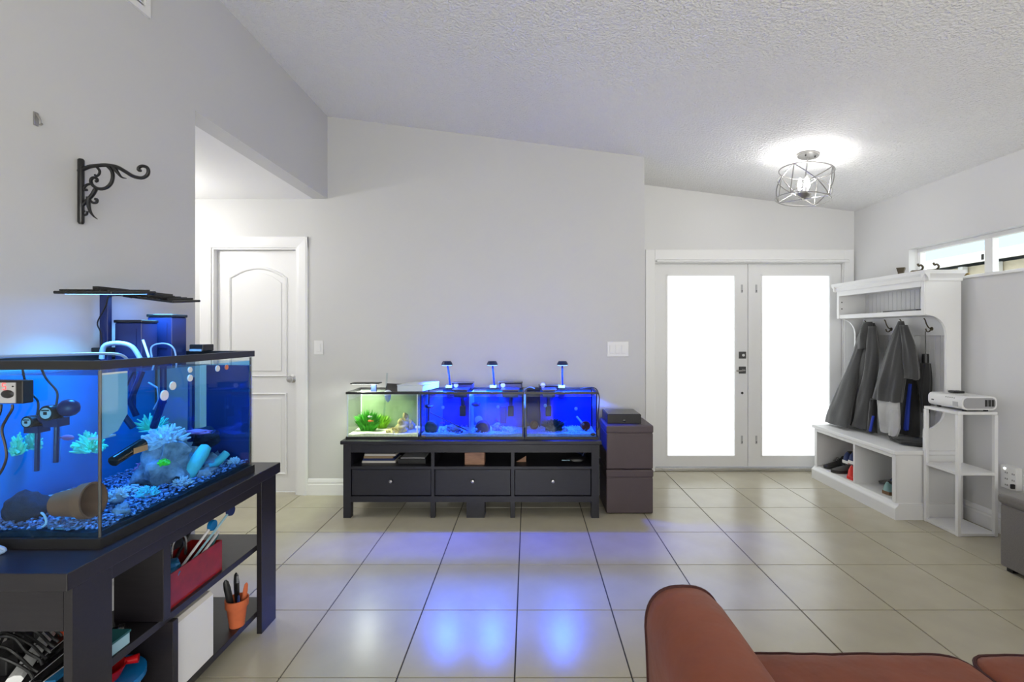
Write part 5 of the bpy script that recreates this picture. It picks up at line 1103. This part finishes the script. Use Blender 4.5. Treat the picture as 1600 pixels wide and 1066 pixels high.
# ------------------------------------------------------------------ slim white corner shelf and projector
ex0, ex1, ey0, ey1 = 2.825, 3.09, 3.175, 3.452
es = thing('side_shelf', 'slim white open three-tier shelf under the projector', 'shelf', ((ex0+ex1)/2, (ey0+ey1)/2, 0))
pw2 = 0.022
for x in (ex0, ex1-pw2):
    for y in (ey0, ey1-pw2): B('post', W, es, x, x+pw2, y, y+pw2, 0, 0.80, bevel=0.002)
for z in (0.0, 0.40, 0.80): B('shelf_board', W, es, ex0+0.002, ex1-0.002, ey0+0.002, ey1-0.002, z+0.001, z+0.020, bevel=0.002)
pj = thing('projector', 'white video projector on top of the slim shelf', 'projector', (2.965, 3.315, 0.82))
ax0, ax1, ay0, ay1, az0, az1 = 2.852, 3.085, 3.178, 3.444, 0.834, 0.922
def rr_rect(a0, a1, b0, b1, r, n=5):
    o = []
    for cx_, cy_, s_ in ((a1-r, b0+r, -90), (a1-r, b1-r, 0), (a0+r, b1-r, 90), (a0+r, b0+r, 180)): o += arc(cx_, cy_, r, s_, s_+90, n)
    return o
bdy = MB().prism([(x, z) for x, z in rr_rect(ax0, ax1, az0, az1, 0.030)], 'y', ay0, ay1).build('body', 'plastic_white', pj, smooth=True, ang=40)
MB().prism([(x, z) for x, z in rr_rect(ax0+0.012, ax1-0.012, az0+0.008, az1-0.010, 0.026)], 'y', ay0-0.003, ay0).build('end_panel', 'projector_grey', bdy, smooth=True)
for i in range(3): B('grille', 'slot', bdy, ax1-0.082+i*0.022, ax1-0.066+i*0.022, ay0-0.005, ay0-0.003, az0+0.022, az1-0.022)
B('ir_window', 'slot', bdy, ax0-0.0012, ax0+0.001, 3.395, 3.415, 0.868, 0.876)
for i in range(5): MB().lathe([(0, -0.0012), (0.0028, -0.0012), (0.0028, 0.001)], (ax0+0.0016, 3.235+i*0.016, 0.905), 8, 'x').build('button', 'slot', bdy)
B('speaker_mesh', 'plastic_grey', bdy, ax0-0.001, ax0+0.001, 3.205, 3.245, 0.852, 0.882)
B('top_groove', 'plastic_grey', bdy, ax0+0.05, ax0+0.062, ay0+0.03, ay1-0.06, az1, az1+0.001)
for x, y in ((ax0+0.04, ay0+0.03), (ax1-0.05, ay0+0.03), (ax0+0.04, ay1-0.04), (ax1-0.05, ay1-0.04)): B('foot', 'black', pj, x, x+0.02, y, y+0.015, 0.8205, az0+0.003)
rm = thing('remote_puck', 'small black streaming stick on top of the projector', 'remote', (2.985, 3.37, 0.922))
B('shell', 'black', rm, 2.945, 3.02, 3.34, 3.39, 0.9235, 0.938, bevel=0.004); B('button_pad', 'shoe_grey', rm, 2.955, 2.975, 3.35, 3.38, 0.938, 0.9395)

# ------------------------------------------------------------------ grey ottoman by the right wall
go = thing('fabric_ottoman', 'grey fabric storage ottoman with a padded lid by the right wall', 'ottoman', (2.9, 2.35, 0))
B('body', 'ottoman_grey', go, 2.678, 3.13, 1.90, 2.745, 0.025, 0.372, bevel=0.012, seg=3)
B('lid', 'ottoman_grey', go, 2.668, 3.138, 1.888, 2.757, 0.376, 0.432, bevel=0.022, seg=4)
B('seam', 'ottoman_grey', go, 2.684, 3.125, 1.905, 2.740, 0.368, 0.380)
for x in (2.70, 3.07):
    for y in (1.92, 2.69): B('foot', 'black', go, x, x+0.035, y, y+0.035, 0, 0.027)

# ------------------------------------------------------------------ rust velvet sofa in the foreground
so = thing('sofa', 'rust orange velvet sofa with dark piping in the foreground', 'sofa', (1.36, 0.9, 0))
def arm(x0, x1, nm='arm'):
    rings = []; zt_ = 0.622; n = 22
    for (y, s_, dz) in ((0.36, 1.0, 0.0), (0.8, 1.0, 0.0), (1.22, 1.0, 0.0), (1.33, 0.99, -0.002), (1.385, 0.96, -0.010), (1.410, 0.89, -0.028), (1.418, 0.80, -0.05)):
        cxm = (x0+x1)/2; hw = (x1-x0)/2*s_; ring = []
        top = zt_+dz; rr_ = hw
        pts = [(cxm-hw*0.90, 0.10), (cxm-hw*0.92, 0.30), (cxm-hw*0.97, 0.44)]
        for i in range(n+1):
            a = PI-PI*i/n; pts.append((cxm+hw*math.copysign(abs(math.cos(a))**0.8, math.cos(a)), top-0.115+0.115*abs(math.sin(a))**0.8))
        pts += [(cxm+hw*0.97, 0.44), (cxm+hw*0.92, 0.30), (cxm+hw*0.90, 0.10)]
        rings.append([(x, y, z) for x, z in pts])
    a_ = MB().rings(rings).build(nm, 'velvet', so, smooth=True, ang=80)
    r5 = rings[4]; MB().tube([(x, y+0.004, z) for x, y, z in r5], 0.0055, 6).build('piping', 'velvet_piping', a_, smooth=True)
arm(0.335, 0.555); arm(2.55, 2.77)
def cushion(x0, x1, y0, y1, z0, z1, nm, crown=0.025):
    m = MB(); nx, ny = 26, 26; top = []; bot = []
    def sh(u, p): return 1-abs(2*u-1)**p
    vs_ = []; fs = []
    for s_ in (1, 0):
        for j in range(ny+1):
            for i in range(nx+1):
                u, v_ = i/nx, j/ny; e = min(sh(u, 14), 1)*min(sh(v_, 14), 1)
                rx = x0+(x1-x0)*u; ry = y0+(y1-y0)*v_; rc = 0.075
                qx, qy = min(max(rx, x0+rc), x1-rc), min(max(ry, y0+rc), y1-rc); ddx, ddy = rx-qx, ry-qy; ll = math.hypot(ddx, ddy)
                if ll > 1e-6: kk = max(abs(ddx), abs(ddy))/ll; rx, ry = qx+ddx*kk, qy+ddy*kk
                wr_ = 0.006*noise.noise(Vector((rx*6, ry*10, 1.7)))+0.004*noise.noise(Vector((rx*16, ry*5, 4.0)))
                zt_ = (z0+z1)/2+((z1-z0)/2*min(1, e**0.45+0.82)+crown*sh(u, 2.5)*sh(v_, 2.5)*0.6+wr_)*(1 if s_ else -1)
                vs_.append((rx, ry, zt_))
    N = (nx+1)*(ny+1)
    for j in range(ny):
        for i in range(nx):
            b = j*(nx+1)+i; fs.append((b, b+1, b+nx+2, b+nx+1)); fs.append((N+b, N+b+nx+1, N+b+nx+2, N+b+1))
    ed = [i for i in range(nx+1)]+[j*(nx+1)+nx for j in range(1, ny+1)]+[ny*(nx+1)+i for i in range(nx-1, -1, -1)]+[j*(nx+1) for j in range(ny-1, 0, -1)]
    L = len(ed)
    for i in range(L): fs.append((ed[i], N+ed[i], N+ed[(i+1) % L], ed[(i+1) % L]))
    c_ = m.add(vs_, fs).build(nm, 'velvet', so, smooth=True, ang=80)
    MB().tube([Vector(vs_[e]) for e in ed], 0.0055, 6, closed=True).build('piping', 'velvet_piping', c_, smooth=True)
cushion(0.55, 1.205, 0.52, 1.355, 0.27, 0.455, 'seat_cushion')
cushion(1.21, 1.88, 0.52, 1.355, 0.27, 0.452, 'seat_cushion')
cushion(1.885, 2.555, 0.52, 1.355, 0.27, 0.455, 'seat_cushion')
B('base', 'velvet', so, 0.40, 2.70, 0.40, 1.33, 0.10, 0.28, bevel=0.015)
B('backrest', 'velvet', so, 0.50, 2.60, 0.32, 0.54, 0.28, 0.80, bevel=0.06, seg=5)
for x in (0.42, 2.62):
    for y in (0.45, 1.24): MB().lathe([(0.018, 0), (0.026, 0.11), (0, 0.11)], (x+0.02, y, 0), 12).build('leg', 'espresso', so)
